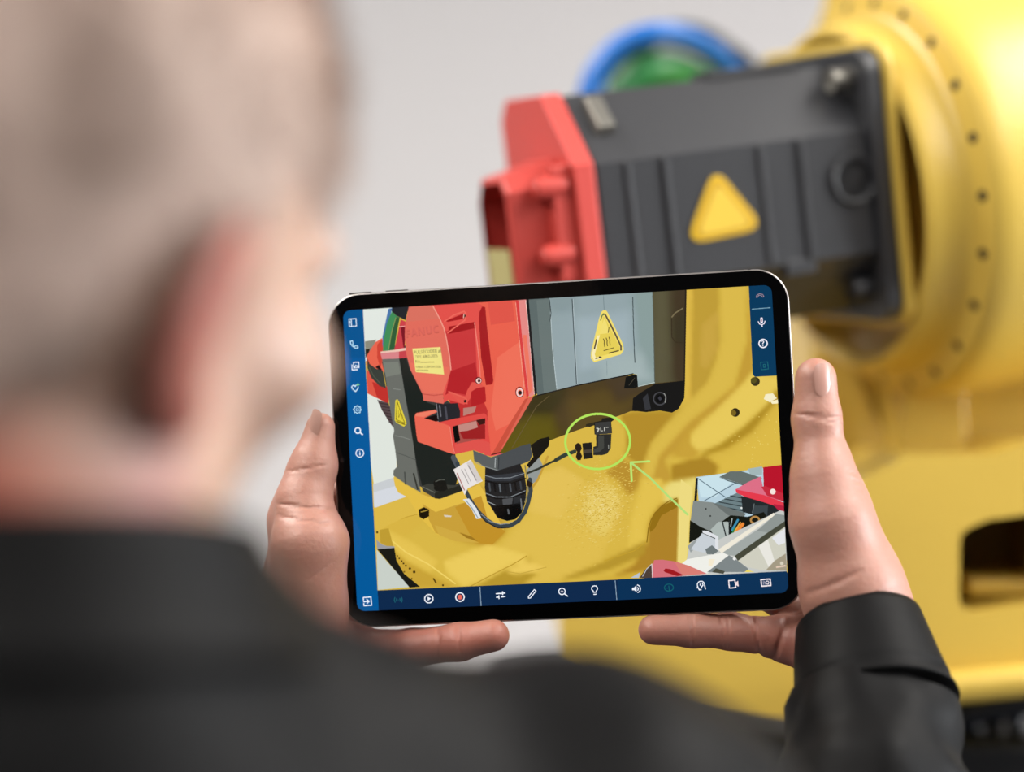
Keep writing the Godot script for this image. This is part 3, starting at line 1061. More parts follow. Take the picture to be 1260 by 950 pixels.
func hand_bones(f: Field, side: int) -> void:
	if side == 0:
		# his right hand: thumb up along the tablet's edge
		f.bone(Vector3(0.1843, 1.4613, -1.1050), Vector3(0.1754, 1.4959, -1.0920), 0.0275, 0.0235, 0.02)
		f.bone(Vector3(0.1751, 1.4961, -1.0900), Vector3(0.1647, 1.5307, -1.0885), 0.0245, 0.0190, 0.012)
		f.bone(Vector3(0.1647, 1.5307, -1.0885), Vector3(0.1608, 1.5524, -1.0905), 0.0190, 0.0145, 0.012)
		f.bone(Vector3(0.1608, 1.5524, -1.0905), Vector3(0.1587, 1.5827, -1.0960), 0.0142, 0.0119, 0.010)
		f.bone(Vector3(0.1587, 1.5827, -1.0960), Vector3(0.1583, 1.6038, -1.0965), 0.0121, 0.0108, 0.006)
		f.bone(Vector3(0.1903, 1.4841, -1.1000), Vector3(0.1720, 1.5394, -1.0970), 0.0175, 0.0085, 0.014)
		f.bone(Vector3(0.1720, 1.5394, -1.0970), Vector3(0.1662, 1.5614, -1.0980), 0.0088, 0.0070, 0.012)
		# palm behind the glass
		f.bone(Vector3(0.1924, 1.4638, -1.1200), Vector3(0.1798, 1.5223, -1.1500), 0.022, 0.0125, 0.016)
		f.bone(Vector3(0.1911, 1.4610, -1.1250), Vector3(0.1776, 1.4979, -1.1500), 0.020, 0.0125, 0.016)
		f.bone(Vector3(0.1863, 1.4592, -1.1220), Vector3(0.1651, 1.4724, -1.1400), 0.020, 0.0125, 0.016)
		f.bone(Vector3(0.1803, 1.4570, -1.1120), Vector3(0.1438, 1.4653, -1.1220), 0.0195, 0.0115, 0.012)
		# fingers: index, middle, ring behind; little finger under the lower edge
		f.bone(Vector3(0.1798, 1.5223, -1.1500), Vector3(0.1333, 1.5427, -1.1320), 0.0108, 0.0092, 0.006)
		f.bone(Vector3(0.1333, 1.5427, -1.1320), Vector3(0.0955, 1.5336, -1.1242), 0.0090, 0.0078, 0.004)
		f.bone(Vector3(0.1776, 1.4979, -1.1500), Vector3(0.1289, 1.5191, -1.1320), 0.0108, 0.0094, 0.006)
		f.bone(Vector3(0.1289, 1.5191, -1.1320), Vector3(0.0890, 1.5101, -1.1245), 0.0092, 0.0079, 0.004)
		f.bone(Vector3(0.1651, 1.4724, -1.1400), Vector3(0.1267, 1.4947, -1.1320), 0.0105, 0.0090, 0.006)
		f.bone(Vector3(0.1267, 1.4947, -1.1320), Vector3(0.0920, 1.4894, -1.1235), 0.0088, 0.0076, 0.004)
		f.bone(Vector3(0.1436, 1.4655, -1.1200), Vector3(0.1163, 1.4699, -1.1160), 0.0108, 0.0095, 0.006)
		f.bone(Vector3(0.1163, 1.4699, -1.1160), Vector3(0.0954, 1.4710, -1.1135), 0.0096, 0.0090, 0.004)
		f.bone(Vector3(0.0954, 1.4710, -1.1135), Vector3(0.0747, 1.4711, -1.1125), 0.0090, 0.0080, 0.004)
		f.creases = [
			[Vector3(0.1590, 1.5845, -1.0840), Vector3(0.10, 0.99, 0.0), 0.020, 0.0006, 0.0009],
			[Vector3(0.1624, 1.5820, -1.0840), Vector3(0.22, 0.97, 0.0), 0.016, 0.0005, 0.0008],
			[Vector3(0.1741, 1.5519, -1.0840), Vector3(0.35, 0.93, 0.0), 0.009, 0.0005, 0.0009], [Vector3(0.1754, 1.5477, -1.0840), Vector3(0.35, 0.93, 0.0), 0.009, 0.0004, 0.0008], [Vector3(0.1724, 1.5561, -1.0840), Vector3(0.35, 0.93, 0.0), 0.008, 0.0004, 0.0008],
			[Vector3(0.0947, 1.4720, -1.1050), Vector3(1.0, 0.06, 0.0), 0.013, 0.0008, 0.0008],
			[Vector3(0.1111, 1.4709, -1.1070), Vector3(1.0, 0.16, 0.0), 0.013, 0.0008, 0.0009],
			[Vector3(0.1141, 1.4709, -1.1070), Vector3(1.0, 0.10, 0.0), 0.013, 0.0006, 0.0008],
			[Vector3(0.1296, 1.4652, -1.1080), Vector3(0.97, 0.22, 0.0), 0.020, 0.0012, 0.0012],
			[Vector3(0.1407, 1.4636, -1.1040), Vector3(0.93, -0.30, 0.0), 0.024, 0.0012, 0.0014],
			[Vector3(0.1605, 1.4983, -1.0660), Vector3(-0.45, 0.89, 0.0), 0.022, 0.0007, 0.0016]]
	else:
		f.bone(Vector3(-0.1192, 1.4313, -1.1650), Vector3(-0.1129, 1.4800, -1.1380), 0.0285, 0.0225, 0.02)
		f.bone(Vector3(-0.1114, 1.4760, -1.1270), Vector3(-0.1075, 1.5167, -1.1185), 0.0220, 0.0205, 0.012)
		f.bone(Vector3(-0.1075, 1.5167, -1.1185), Vector3(-0.1112, 1.5383, -1.1250), 0.0202, 0.0132, 0.004)
		f.bone(Vector3(-0.1112, 1.5383, -1.1250), Vector3(-0.1064, 1.5573, -1.1290), 0.0140, 0.0119, 0.008)
		f.bone(Vector3(-0.1064, 1.5573, -1.1290), Vector3(-0.1030, 1.5777, -1.1305), 0.0119, 0.0080, 0.006)
		f.bone(Vector3(-0.1211, 1.4806, -1.1450), Vector3(-0.1197, 1.5274, -1.1400), 0.016, 0.0098, 0.014)
		f.bone(Vector3(-0.1197, 1.5274, -1.1400), Vector3(-0.1124, 1.5495, -1.1370), 0.0098, 0.0075, 0.012)
		# palm behind the glass
		f.bone(Vector3(-0.1202, 1.4344, -1.1750), Vector3(-0.1084, 1.5157, -1.1800), 0.022, 0.0125, 0.016)
		f.bone(Vector3(-0.1192, 1.4340, -1.1780), Vector3(-0.1068, 1.4882, -1.1820), 0.021, 0.0125, 0.016)
		f.bone(Vector3(-0.1170, 1.4335, -1.1750), Vector3(-0.0986, 1.4656, -1.1720), 0.020, 0.0125, 0.016)
		f.bone(Vector3(-0.1143, 1.4349, -1.1650), Vector3(-0.0842, 1.4559, -1.1480), 0.0195, 0.0118, 0.012)
		f.bone(Vector3(-0.1084, 1.5157, -1.1800), Vector3(-0.0993, 1.5387, -1.1585), 0.0108, 0.0085, 0.006)
		f.bone(Vector3(-0.0993, 1.5387, -1.1585), Vector3(-0.0708, 1.5447, -1.1462), 0.0090, 0.0078, 0.004)
		f.bone(Vector3(-0.1068, 1.4882, -1.1820), Vector3(-0.0625, 1.5121, -1.1560), 0.0105, 0.0092, 0.006)
		f.bone(Vector3(-0.0625, 1.5121, -1.1560), Vector3(-0.0242, 1.5055, -1.1385), 0.0090, 0.0078, 0.004)
		f.bone(Vector3(-0.0986, 1.4656, -1.1720), Vector3(-0.0578, 1.4888, -1.1520), 0.0105, 0.0090, 0.006)
		f.bone(Vector3(-0.0578, 1.4888, -1.1520), Vector3(-0.0220, 1.4845, -1.1375), 0.0088, 0.0076, 0.004)
		f.bone(Vector3(-0.0842, 1.4559, -1.1480), Vector3(-0.0534, 1.4587, -1.1330), 0.0112, 0.0102, 0.006)
		f.bone(Vector3(-0.0534, 1.4587, -1.1330), Vector3(-0.0282, 1.4633, -1.1240), 0.0103, 0.0098, 0.004)
		f.bone(Vector3(-0.0282, 1.4633, -1.1240), Vector3(-0.0099, 1.4674, -1.1185), 0.0098, 0.0086, 0.004)
		f.creases = [
			[Vector3(-0.1105, 1.5560, -1.1180), Vector3(-0.16, 0.98, 0.0), 0.014, 0.0005, 0.0008],
			[Vector3(-0.1089, 1.5361, -1.1100), Vector3(0.10, 0.99, 0.0), 0.020, 0.0008, 0.0009],
			[Vector3(-0.1102, 1.5295, -1.1060), Vector3(0.14, 0.98, 0.0), 0.020, 0.0006, 0.0009],
			[Vector3(-0.0276, 1.4644, -1.1150), Vector3(1.0, 0.10, 0.0), 0.013, 0.0009, 0.0008],
			[Vector3(-0.0388, 1.4632, -1.1180), Vector3(1.0, 0.10, 0.0), 0.013, 0.0006, 0.0008],
			[Vector3(-0.0984, 1.5046, -1.0980), Vector3(-0.6, 0.8, 0.0), 0.014, 0.0003, 0.0008]]

func nails(o: Node3D, inv: Transform3D) -> void:
	var nail := mat(Color(0.66, 0.50, 0.45), 0.28, 0.0, 0.5)
	for q in [[Vector3(0.1622, 1.6034, -1.0858), Vector3(0.50, 0.10, 0.86), Vector3(-0.05, 1.0, 0.0), 0.0062, 0.0088], [Vector3(-0.1071, 1.5801, -1.1232), Vector3(-0.72, 0.16, 0.68), Vector3(0.22, 0.97, 0.0), 0.0048, 0.0080]]:
		var s := Shape.new()
		var z: Vector3 = q[1].normalized()
		var y: Vector3 = (q[2] - z * q[2].dot(z)).normalized()
		s.at = inv * Transform3D(Basis(y.cross(z), y, z), q[0])
		var pts := round_rect(q[3] * 2, q[4] * 2, q[3] * 0.75, 6)
		for i in pts.size():
			var a := pts[i]
			var b := pts[(i + 1) % pts.size()]
			for k in 5:
				var a0 := a * (k / 5.0)
				var a1 := a * ((k + 1) / 5.0)
				var b0 := b * (k / 5.0)
				var b1 := b * ((k + 1) / 5.0)
				var lift := func(u: Vector2) -> Vector3: return Vector3(u.x, u.y, -0.0020 * (u.x / q[3]) * (u.x / q[3]) - 0.0007 * (u.y / q[4]) * (u.y / q[4]))
				var nn := func(u: Vector2) -> Vector3: return Vector3(0.0040 * u.x / q[3] / q[3], 0.0014 * u.y / q[4] / q[4], 1.0).normalized()
				s.quad(lift.call(a0), lift.call(a1), lift.call(b1), lift.call(b0), nn.call(a0), nn.call(a1), nn.call(b1), nn.call(b0))
		put("thumb_nail", s.mesh(), nail, o)

const SHOULDER_R := Vector3(0.030, 1.438, -0.715)
const SHOULDER_L := Vector3(-0.325, 1.440, -0.700)
const ELBOW_R := Vector3(0.150, 1.262, -0.925)
const ELBOW_L := Vector3(-0.250, 1.310, -0.950)

func trunk_bones(f: Field, g: float) -> void:
	# g grows (clothes) or thins (skin under them) every limb
	var neck := Vector3(-0.148, 1.500, -0.635)
	f.bone(neck, Vector3(-0.145, 1.53, -0.64), 0.066 + g, 0.064 + g, 0.03)
	f.bone(Vector3(-0.150, 1.475, -0.640), Vector3(-0.055, 1.452, -0.690), 0.070 + g, 0.055 + g, 0.03)
	f.bone(Vector3(-0.055, 1.452, -0.690), Vector3(-0.016, 1.444, -0.710), 0.055 + g, 0.045 + g, 0.02)
	f.bone(Vector3(-0.016, 1.444, -0.710), SHOULDER_R, 0.045 + g, 0.058 + g, 0.02)
	f.bone(Vector3(-0.150, 1.475, -0.640), SHOULDER_L + Vector3(0.01, 0.0, 0.0), 0.070 + g, 0.060 + g, 0.05)
	f.lump(Vector3(-0.150, 1.33, -0.660), Vector3(0.175 + g, 0.17 + g, 0.115 + g), 0.06)
	f.lump(Vector3(-0.150, 1.14, -0.665), Vector3(0.155 + g, 0.20 + g, 0.108 + g), 0.06)
	f.lump(Vector3(-0.150, 0.97, -0.665), Vector3(0.165 + g, 0.12 + g, 0.112 + g), 0.06)
	f.bone(SHOULDER_R, ELBOW_R, 0.060 + g, 0.047 + g, 0.03)
	f.bone(SHOULDER_L, ELBOW_L, 0.060 + g, 0.047 + g, 0.03)
	f.bone(ELBOW_R, Vector3(0.1845, 1.4634, -1.1060), 0.045 + g, 0.0325 + g, 0.02)
	f.bone(ELBOW_L, Vector3(-0.1193, 1.4289, -1.1660), 0.045 + g, 0.0325 + g, 0.02)

func leg_bones(f: Field, g: float) -> void:
	for s in [-1, 1]:
		var hip := Vector3(-0.150 + s * 0.085, 0.93, -0.665)
		f.bone(hip, Vector3(-0.150 + s * 0.10, 0.50, -0.68), 0.092 + g, 0.062 + g, 0.03)
		f.bone(Vector3(-0.150 + s * 0.10, 0.50, -0.68), Vector3(-0.150 + s * 0.11, 0.09, -0.66), 0.062 + g, 0.047 + g, 0.02)

func clothes(o: Node3D, inv: Transform3D) -> void:
	var cloth := grain(mat(Color(0.06, 0.06, 0.062), 0.5, 0.0, 0.19), 0.12, 0.35, 26.0, 3)
	var folds := FastNoiseLite.new()
	folds.seed = 4
	folds.frequency = 0.07
	folds.fractal_octaves = 2
	# jacket
	var f := Field.new()
	trunk_bones(f, 0.006)
	f.noise = folds
	f.rough = 0.006
	f.freq = 120.0
	var s := Shape.new()
	f.nets(s, Vector3(-0.45, 0.88, -1.10), Vector3(0.26, 1.60, -0.46), 0.010, func(_p: Vector3, _n: Vector3) -> Color: return Color.WHITE)
	# open at the neck and at the hands: keep only what lies below the collar and before the cuffs
	var keep := PackedInt32Array()
	for i in range(0, s.idx.size(), 3):
		var p := (s.v[s.idx[i]] + s.v[s.idx[i + 1]] + s.v[s.idx[i + 2]]) / 3.0
		var near := Vector2(p.x + 0.147, p.z + 0.638).length() < 0.085
		if near and p.y > 1.545:
			continue
		if p.z < -0.985:
			continue
		keep.append_array([s.idx[i], s.idx[i + 1], s.idx[i + 2]])
	s.idx = keep
	for i in s.v.size():
		s.v[i] = inv * s.v[i]
	var j := put("jacket", s.mesh(), cloth, o, "dark grey jacket")
	# collar: a standing band folded over
	s = Shape.new()
	s.at = inv
	collar(s)
	put("collar", s.mesh(), cloth, j)
	# sleeves from elbow to cuff, and the cuffs
	var nz := FastNoiseLite.new()
	nz.seed = 9
	nz.frequency = 0.16
	nz.fractal_octaves = 2
	for side in 2:
		var e := ELBOW_R if side == 0 else ELBOW_L
		var seam: Vector3 = Vector3(0.1837, 1.4389, -1.0620) if side == 0 else Vector3(-0.1232, 1.4032, -1.1200)
		var top: Vector3 = Vector3(0.1796, 1.4782, -1.0920) if side == 0 else Vector3(-0.1200, 1.4320, -1.1600)
		var path := []
		var rad := []
		for i in 27:
			var t := i / 26.0
			path.append(e.lerp(seam, t))
			rad.append(lerpf(0.0565, 0.0435, t) - 0.0035 * smoothstep(0.95, 1.0, t) + 0.0022 * sin(t * 34.0) * smoothstep(0.0, 0.2, 1.0 - t))
		s = Shape.new()
		s.at = inv
		s.tube(path, rad, 56, false, 0.96, 0.0065, nz)
		put("sleeve", s.mesh(), cloth, j)
		path = [seam.lerp(top, -0.02)]
		rad = [0.0385]
		for i in 15:
			var t := i / 14.0
			path.append(seam.lerp(top, t * 1.0 - 0.04))
			rad.append(lerpf(0.0418, 0.0328, t) - (0.0016 if i == 2 else 0.0))
		# turned-in rim
		path.append(top + (top - seam) * -0.035)
		rad.append(0.0318)
		path.append(top + (top - seam) * -0.10)
		rad.append(0.0312)
		path.append(top + (top - seam) * -0.35)
		rad.append(0.0312)
		s = Shape.new()
		s.at = inv
		s.tube(path, rad, 56, false, 0.97, 0.0012, nz)
		put("cuff", s.mesh(), cloth, j)
	# trousers and shoes
	f = Field.new()
	leg_bones(f, 0.008)
	f.lump(Vector3(-0.150, 0.95, -0.665), Vector3(0.165, 0.10, 0.115), 0.05)
	s = Shape.new()
	f.nets(s, Vector3(-0.45, 0.04, -0.86), Vector3(0.15, 1.08, -0.48), 0.014, func(_p: Vector3, _n: Vector3) -> Color: return Color.WHITE)
	for i in s.v.size():
		s.v[i] = inv * s.v[i]
	put("trousers", s.mesh(), grain(mat(Color(0.07, 0.075, 0.1), 0.8), 0.12, 0.3, 20.0, 3), o, "dark blue trousers")
	for q in [-1, 1]:
		f = Field.new()
		var ax: float = -0.150 + q * 0.11
		f.bone(Vector3(ax, 0.045, -0.63), Vector3(ax + q * 0.01, 0.040, -0.80), 0.042, 0.036, 0.02)
		f.bone(Vector3(ax, 0.06, -0.65), Vector3(ax, 0.10, -0.655), 0.045, 0.044, 0.02)
		s = Shape.new()
		f.nets(s, Vector3(ax - 0.08, 0.0, -0.88), Vector3(ax + 0.08, 0.17, -0.56), 0.009, func(_p: Vector3, _n: Vector3) -> Color: return Color.WHITE)
		for i in s.v.size():
			s.v[i] = inv * s.v[i]
		put("shoe", s.mesh(), mat(Color(0.03, 0.03, 0.03), 0.4), o)

func collar(s: Shape) -> void:
	var c := Vector3(-0.146, 1.555, -0.640)
	var prof := [[0.062, -0.030], [0.0632, 0.004], [0.0655, 0.012], [0.0690, 0.013], [0.0720, 0.006], [0.0770, -0.008], [0.0840, -0.022], [0.0875, -0.027], [0.085, -0.031], [0.074, -0.024]]
	var seg := 64
	var pos := []
	for i in seg + 1:
		# starts and ends at the open throat, in front of him
		var t := lerpf(0.35, TAU - 0.35, float(i) / seg)
		var dir := Vector3(sin(0.30), 0, -cos(0.30)).rotated(Vector3.UP, t)
		var fall := 0.030 * pow(cos(t * 0.5), 4.0)
		var row := []
		for q in prof:
			row.append(c + dir * q[0] * (1.0 + 0.05 * pow(cos(t * 0.5), 2.0)) + Vector3(0, q[1] - fall, 0))
		pos.append(row)
	for i in seg:
		for k in prof.size() - 1:
			var na: Vector3 = (pos[i + 1][k] - pos[i][k]).cross(pos[i][k + 1] - pos[i][k]).normalized()
			if k > 1 and na.dot(pos[i][k] - c) < 0.0 and k < 7:
				na = -na
			s.quad(pos[i][k], pos[i + 1][k], pos[i + 1][k + 1], pos[i][k + 1], na, na, na, na)

# ---- the picture on the tablet's screen: a flat print, painted polygon by polygon (texture pixels) ----
var im: Image
var sc := 1.0

func pg(c: String, a: Array) -> void:
	var n := a.size() / 2
	var col := Color(c)
	var y0 := 1e9
	var y1 := -1e9
	for i in n:
		y0 = minf(y0, a[2 * i + 1] * sc)
		y1 = maxf(y1, a[2 * i + 1] * sc)
	for y in range(maxi(0, int(y0)), mini(im.get_height(), int(y1) + 1)):
		var xs := PackedFloat32Array()
		var yc := y + 0.5
		for i in n:
			var j := (i + 1) % n
			var ya: float = a[2 * i + 1] * sc
			var yb: float = a[2 * j + 1] * sc
			if (ya <= yc) != (yb <= yc):
				xs.append(lerpf(a[2 * i] * sc, a[2 * j] * sc, (yc - ya) / (yb - ya)))
		xs.sort()
		for k in range(0, xs.size() - 1, 2):
			var xa := int(round(xs[k]))
			im.fill_rect(Rect2i(xa, y, int(round(xs[k + 1])) - xa, 1), col)

func dk(c: String, a: Array, r: float) -> void:
	var q := []
	for i in 28:
		q.append_array([a[0] + r * cos(TAU * i / 28), a[1] + r * sin(TAU * i / 28)])
	pg(c, q)

func ln(c: String, w: float, a: Array, closed := false) -> void:
	var n := a.size() / 2
	for i in (n if closed else n - 1):
		var j := (i + 1) % n
		var p := Vector2(a[2 * i], a[2 * i + 1])
		var q := Vector2(a[2 * j], a[2 * j + 1])
		var s := (q - p).normalized().orthogonal() * w * 0.5
		pg(c, [p.x + s.x, p.y + s.y, q.x + s.x, q.y + s.y, q.x - s.x, q.y - s.y, p.x - s.x, p.y - s.y])
	for i in n:
		dk(c, [a[2 * i], a[2 * i + 1]], w * 0.5)

func rg(c: String, w: float, a: Array, r: float, ry := 0.0, from := 0.0, to := TAU) -> void:
	var q := []
	for i in 41:
		var t := lerpf(from, to, i / 40.0)
		q.append_array([a[0] + r * cos(t), a[1] + (ry if ry > 0.0 else r) * sin(t)])
	ln(c, w, q)

func words(c: String, text: String, a: Array, high: float, turn := 0.0, squeeze := 1.0, bold := false) -> void:
	var t := TextMesh.new()
	var f := SystemFont.new()
	f.font_names = PackedStringArray(["Droid Sans"])
	f.font_weight = 700 if bold else 400
	t.font = f
	t.font_size = 32
	t.text = text
	t.depth = 0.0
	t.pixel_size = 1.0
	t.horizontal_alignment = HORIZONTAL_ALIGNMENT_LEFT
	if t.get_surface_count() == 0:
		return
	var s := t.surface_get_arrays(0)
	var v: PackedVector3Array = s[Mesh.ARRAY_VERTEX]
	var ix: PackedInt32Array = s[Mesh.ARRAY_INDEX]
	var box := t.get_aabb()
	var k := high / maxf(box.size.y, 1.0)
	for i in range(0, ix.size(), 3):
		var q := []
		for j in 3:
			var p := Vector2((v[ix[i + j]].x - box.position.x) * k * squeeze, -(v[ix[i + j]].y - box.position.y) * k).rotated(turn)
			q.append_array([a[0] + p.x, a[1] + p.y])
		pg(c, q)

func shifted(a: Array, b: Array) -> Array:
	var q := []
	for i in b.size() / 2:
		q.append_array([a[0] + b[2 * i] * 3.88, a[1] + b[2 * i + 1] * 3.88])
	return q

func icon(a: Array, strokes: Array, c := "eef4ff", w := 6.5) -> void:
	for s in strokes:
		ln(c, w, shifted(a, s))

func soft_layer(full: Image, mask_call: Callable, paint_call: Callable, halvings: int) -> void:
	# a blurred patch of shading laid into the picture where the mask is filled
	var small := Image.create(512, 360, false, Image.FORMAT_RGBA8)
	im = small
	sc = 0.25
	paint_call.call()
	for i in halvings:
		small.resize(small.get_width() / 2, small.get_height() / 2, Image.INTERPOLATE_BILINEAR)
	while small.get_width() < 1024:
		small.resize(small.get_width() * 2, small.get_height() * 2, Image.INTERPOLATE_BILINEAR)
	small.resize(2048, 1442, Image.INTERPOLATE_BILINEAR)
	var mask := Image.create(2048, 1442, false, Image.FORMAT_RGBA8)
	im = mask
	sc = 1.0
	mask_call.call()
	full.blit_rect_mask(small, mask, Rect2i(0, 0, 2048, 1442), Vector2i.ZERO)
	im = full

func screen_picture() -> Image:
	var full := Image.create(2048, 1442, false, Image.FORMAT_RGBA8)
	full.fill(Color("d9b646"))
	soft_layer(full, func(): im.fill(Color.WHITE), paint_yellow, 2)
	im = full
	sc = 1.0
	# what stands behind the details, edge to edge
	pg("3a3b39", [166, 177, 300, 185, 370, 364, 521, 489, 504, 837, 422, 903, 345, 868, 269, 825, 219, 706, 207, 472])
	pg("e2e8e1", [76, -83, 250, -72, 237, 25, 181, 197, 86, 192])
	pg("22252b", [242, -73, 337, -67, 320, 22, 237, 29])
	pg("e06b5b", [325, -68, 451, -60, 438, 25, 320, 22])
	pg("e2514a", [443, -61, 666, -47, 662, 38, 438, 25])
	pg("e9604c", [650, -48, 853, -36, 850, 26, 646, 30])
	pg("e48a86", [851, -36, 892, -33, 889, 21, 848, 26])
	pg("16171a", [890, -33, 903, -33, 901, 21, 887, 25])
	pg("5d6a69", [902, -33, 1000, -27, 998, 27, 899, 25])
	pg("8c9da0", [1002, -65, 1492, -36, 1489, 11, 998, 27])
	pg("52503a", [1494, -74, 1649, -64, 1645, 12, 1489, 18])
	pg("c03030", [471, 401, 707, 383, 711, 596, 540, 587, 512, 508])
	paint_yellow_edges()
	paint_left_scene()
	paint_second_motor()
	paint_encoder()
	paint_motor()
	paint_cables()
	paint_shop()
	# the hand-drawn mark: a circle and an arrow
	rg("b4e65e", 11.3, [1193, 691], 153.6, 130.4)
	ln("bde873", 9.3, [1344, 798, 1432, 797])
	ln("bde873", 9.3, [1344, 798, 1344, 886])
	ln("b4e07a", 10.1, [1344, 798, 1431, 875, 1511, 964, 1598, 1056])
	paint_bars()
	return full

func paint_yellow() -> void:
	im.fill(Color("d9b747"))
	pg("dfbd50", [805, 1045, 1045, 902, 1221, 853, 1310, 992, 1181, 1254, 984, 1341, 712, 1348, 640, 1230])
	pg("e3c158", [874, 836, 1012, 793, 1124, 868, 999, 1054, 846, 1008])
	# beside and under the motor
	pg("ddb84a", [1643, -3, 1678, -5, 1652, 550, 1614, 540])
	pg("bf9c38", [1682, -5, 1800, -5, 1794, 251, 1756, 383, 1680, 513, 1619, 594, 1440, 711, 1322, 763, 1353, 553, 1594, 554, 1642, 511])
	pg("c8a443", [1707, 170, 1794, 98, 1784, 289, 1726, 382, 1689, 360])
	pg("dab94b", [1808, -5, 1922, -5, 1923, 259, 1855, 446, 1754, 555, 1636, 626, 1587, 680, 1488, 886, 1431, 883, 1399, 766, 1489, 656, 1723, 439, 1792, 290])
	pg("c49c38", [1937, -1, 1944, 0, 1944, 413, 1812, 539, 1682, 620, 1613, 701, 1505, 791, 1530, 888, 1429, 921, 1483, 771, 1628, 625, 1854, 465, 1923, 259])
	pg("b38c2b", [1302, 562, 1563, 572, 1502, 638, 1440, 711, 1396, 824, 1322, 763, 1336, 648])
	pg("c9a23a", [1536, 774, 1615, 663, 1697, 621, 1675, 761, 1627, 797])
	# flange pad and its groove
	pg("e7c95b", [1930, 405, 2046, 426, 2072, 443, 2029, 532, 1921, 629, 1803, 715, 1697, 766, 1652, 753, 1627, 721, 1637, 672, 1705, 614, 1813, 520, 1893, 448])
	pg("b18d27", [2071, 451, 2084, 489, 2019, 570, 1918, 683, 1801, 753, 1696, 782, 1674, 769, 1763, 736, 1882, 658, 2001, 557])
	pg("dcba48", [2083, 516, 2087, 840, 1775, 877, 1710, 805, 1818, 773, 1936, 699])
	pg("ac8527", [1534, 823, 1607, 804, 1696, 786, 1754, 834, 1737, 879, 1530, 892])
	pg("b98f30", [1222, 842, 1302, 781, 1396, 824, 1368, 918, 1328, 955, 1278, 875])
	# bright column and pocket
	pg("ebd97b", [1530, 896, 1653, 879, 1611, 1083, 1588, 1311, 1522, 1331, 1551, 1080, 1494, 993, 1486, 924])
	pg("e3c250", [1393, 881, 1489, 878, 1495, 982, 1435, 1029, 1400, 1111, 1386, 1225, 1296, 1252, 1325, 1069])
	pg("b0852a", [1560, 977, 1534, 1308, 1408, 1318, 1291, 1358, 1176, 1353, 1333, 1280, 1404, 1180, 1421, 1074, 1470, 1007])
	pg("9a7416", [1552, 977, 1482, 1008, 1433, 1059, 1415, 1119, 1442, 1113, 1480, 1046, 1545, 1034])
	pg("b79530", [1397, 1168, 1386, 1233, 1217, 1294, 1023, 1331, 984, 1330, 1181, 1262])
	pg("d3af3e", [1409, 1303, 1293, 1317, 1099, 1350, 1329, 1360])
	# left lower casting
	pg("d8b444", [86, 933, 265, 903, 337, 1022, 175, 1131, 77, 1119])
	pg("e5c353", [159, 1053, 293, 1129, 406, 1219, 364, 1275, 249, 1212, 167, 1123])
	pg("c8a03a", [344, 887, 504, 837, 638, 882, 745, 1080, 663, 1161, 547, 1141, 432, 1085, 357, 1023])
	pg("b98c2a", [500, 906, 650, 1037, 732, 1099, 667, 1154, 605, 1159, 572, 1034])
	pg("c9a338", [155, 1122, 249, 1212, 421, 1316, 478, 1346, 302, 1338, 208, 1249])
	pg("ebcb5d", [426, 1220, 644, 1145, 836, 1208, 794, 1256, 636, 1314, 517, 1348, 442, 1279])
	pg("b8962f", [835, 1223, 755, 1258, 576, 1350, 789, 1360, 870, 1298, 890, 1279])
	pg("ecca5e", [723, 1280, 815, 1230, 918, 1269, 870, 1294, 761, 1301])
	pg("e6ca66", [1102, 1001, 1161, 908, 1246, 897, 1289, 960, 1253, 1066, 1206, 1140, 1142, 1118])

func paint_yellow_edges() -> void:
	var rnd := RandomNumberGenerator.new()
	rnd.seed = 5
	var c := [1187, 994]
	for i in 1300:
		var p := Vector2(rnd.randfn(), rnd.randfn()) * Vector2(74, 92)
		p.x -= p.y * 0.25
		var k := clampf(1.0 - p.length() / 260.0, 0.0, 1.0)
		var q := [int(c[0] + p.x), int(c[1] + p.y)]
		var t := Color("e2c358").lerp(Color("f4e2a0"), k * rnd.randf()) if rnd.randf() < 0.62 else Color("d9b84c").lerp(Color("c9a63c"), k)
		for j in 1 + rnd.randi() % 3:
			im.fill_rect(Rect2i(q[0] + j * 3, q[1] + rnd.randi() % 3 - j, 3 + rnd.randi() % 4, 2 + rnd.randi() % 2), t)
	for i in 40:
		var q: Array = [1928, 717]
		im.fill_rect(Rect2i(int(q[0] + rnd.randfn() * 60), int(q[1] + rnd.randfn() * 60), 5, 4), Color("e8cd66"))
	pg("f5ecc8", [1992, 511, 2026, 509, 2044, 533, 2009, 550, 1983, 533])
	pg("faf0c8", [2013, 547, 2070, 534, 2069, 557, 2020, 558])
	dk("3a321a", [1948, 449], 21.0)
	dk("57501f", [1941, 443], 14.0)
	dk("2f2714", [1847, 589], 20.2)
	dk("7c6420", [1838, 591], 13.2)
	# pocket rim, column edge
	ln("8d6a14", 4.7, [1552, 977, 1517, 987, 1482, 1008, 1446, 1041, 1425, 1074, 1411, 1112, 1400, 1176])
	pg("ae8229", [1555, 989, 1531, 1300, 1431, 1307, 1411, 1265, 1419, 1112, 1445, 1052, 1493, 1009])
	pg("946f15", [1556, 981, 1486, 1008, 1437, 1052, 1415, 1112, 1418, 1131, 1442, 1113, 1476, 1054, 1550, 1019])
	pg("edda80", [1564, 974, 1539, 1297, 1582, 1272, 1604, 1083, 1627, 931, 1576, 890])
	ln("c5a02f", 3.1, [1193, 1255, 1337, 1215, 1396, 1176])
	# crisp lips at lower left
	ln("f2d469", 6.2, [183, 1112, 251, 1173, 354, 1232, 479, 1331])
	ln("c19b35", 4.7, [828, 1215, 756, 1254, 636, 1307, 548, 1349])
	ln("c9a742", 3.9, [727, 1284, 792, 1298, 918, 1273])
	ln("b1861f", 4.7, [139, 1044, 260, 1003, 319, 991])

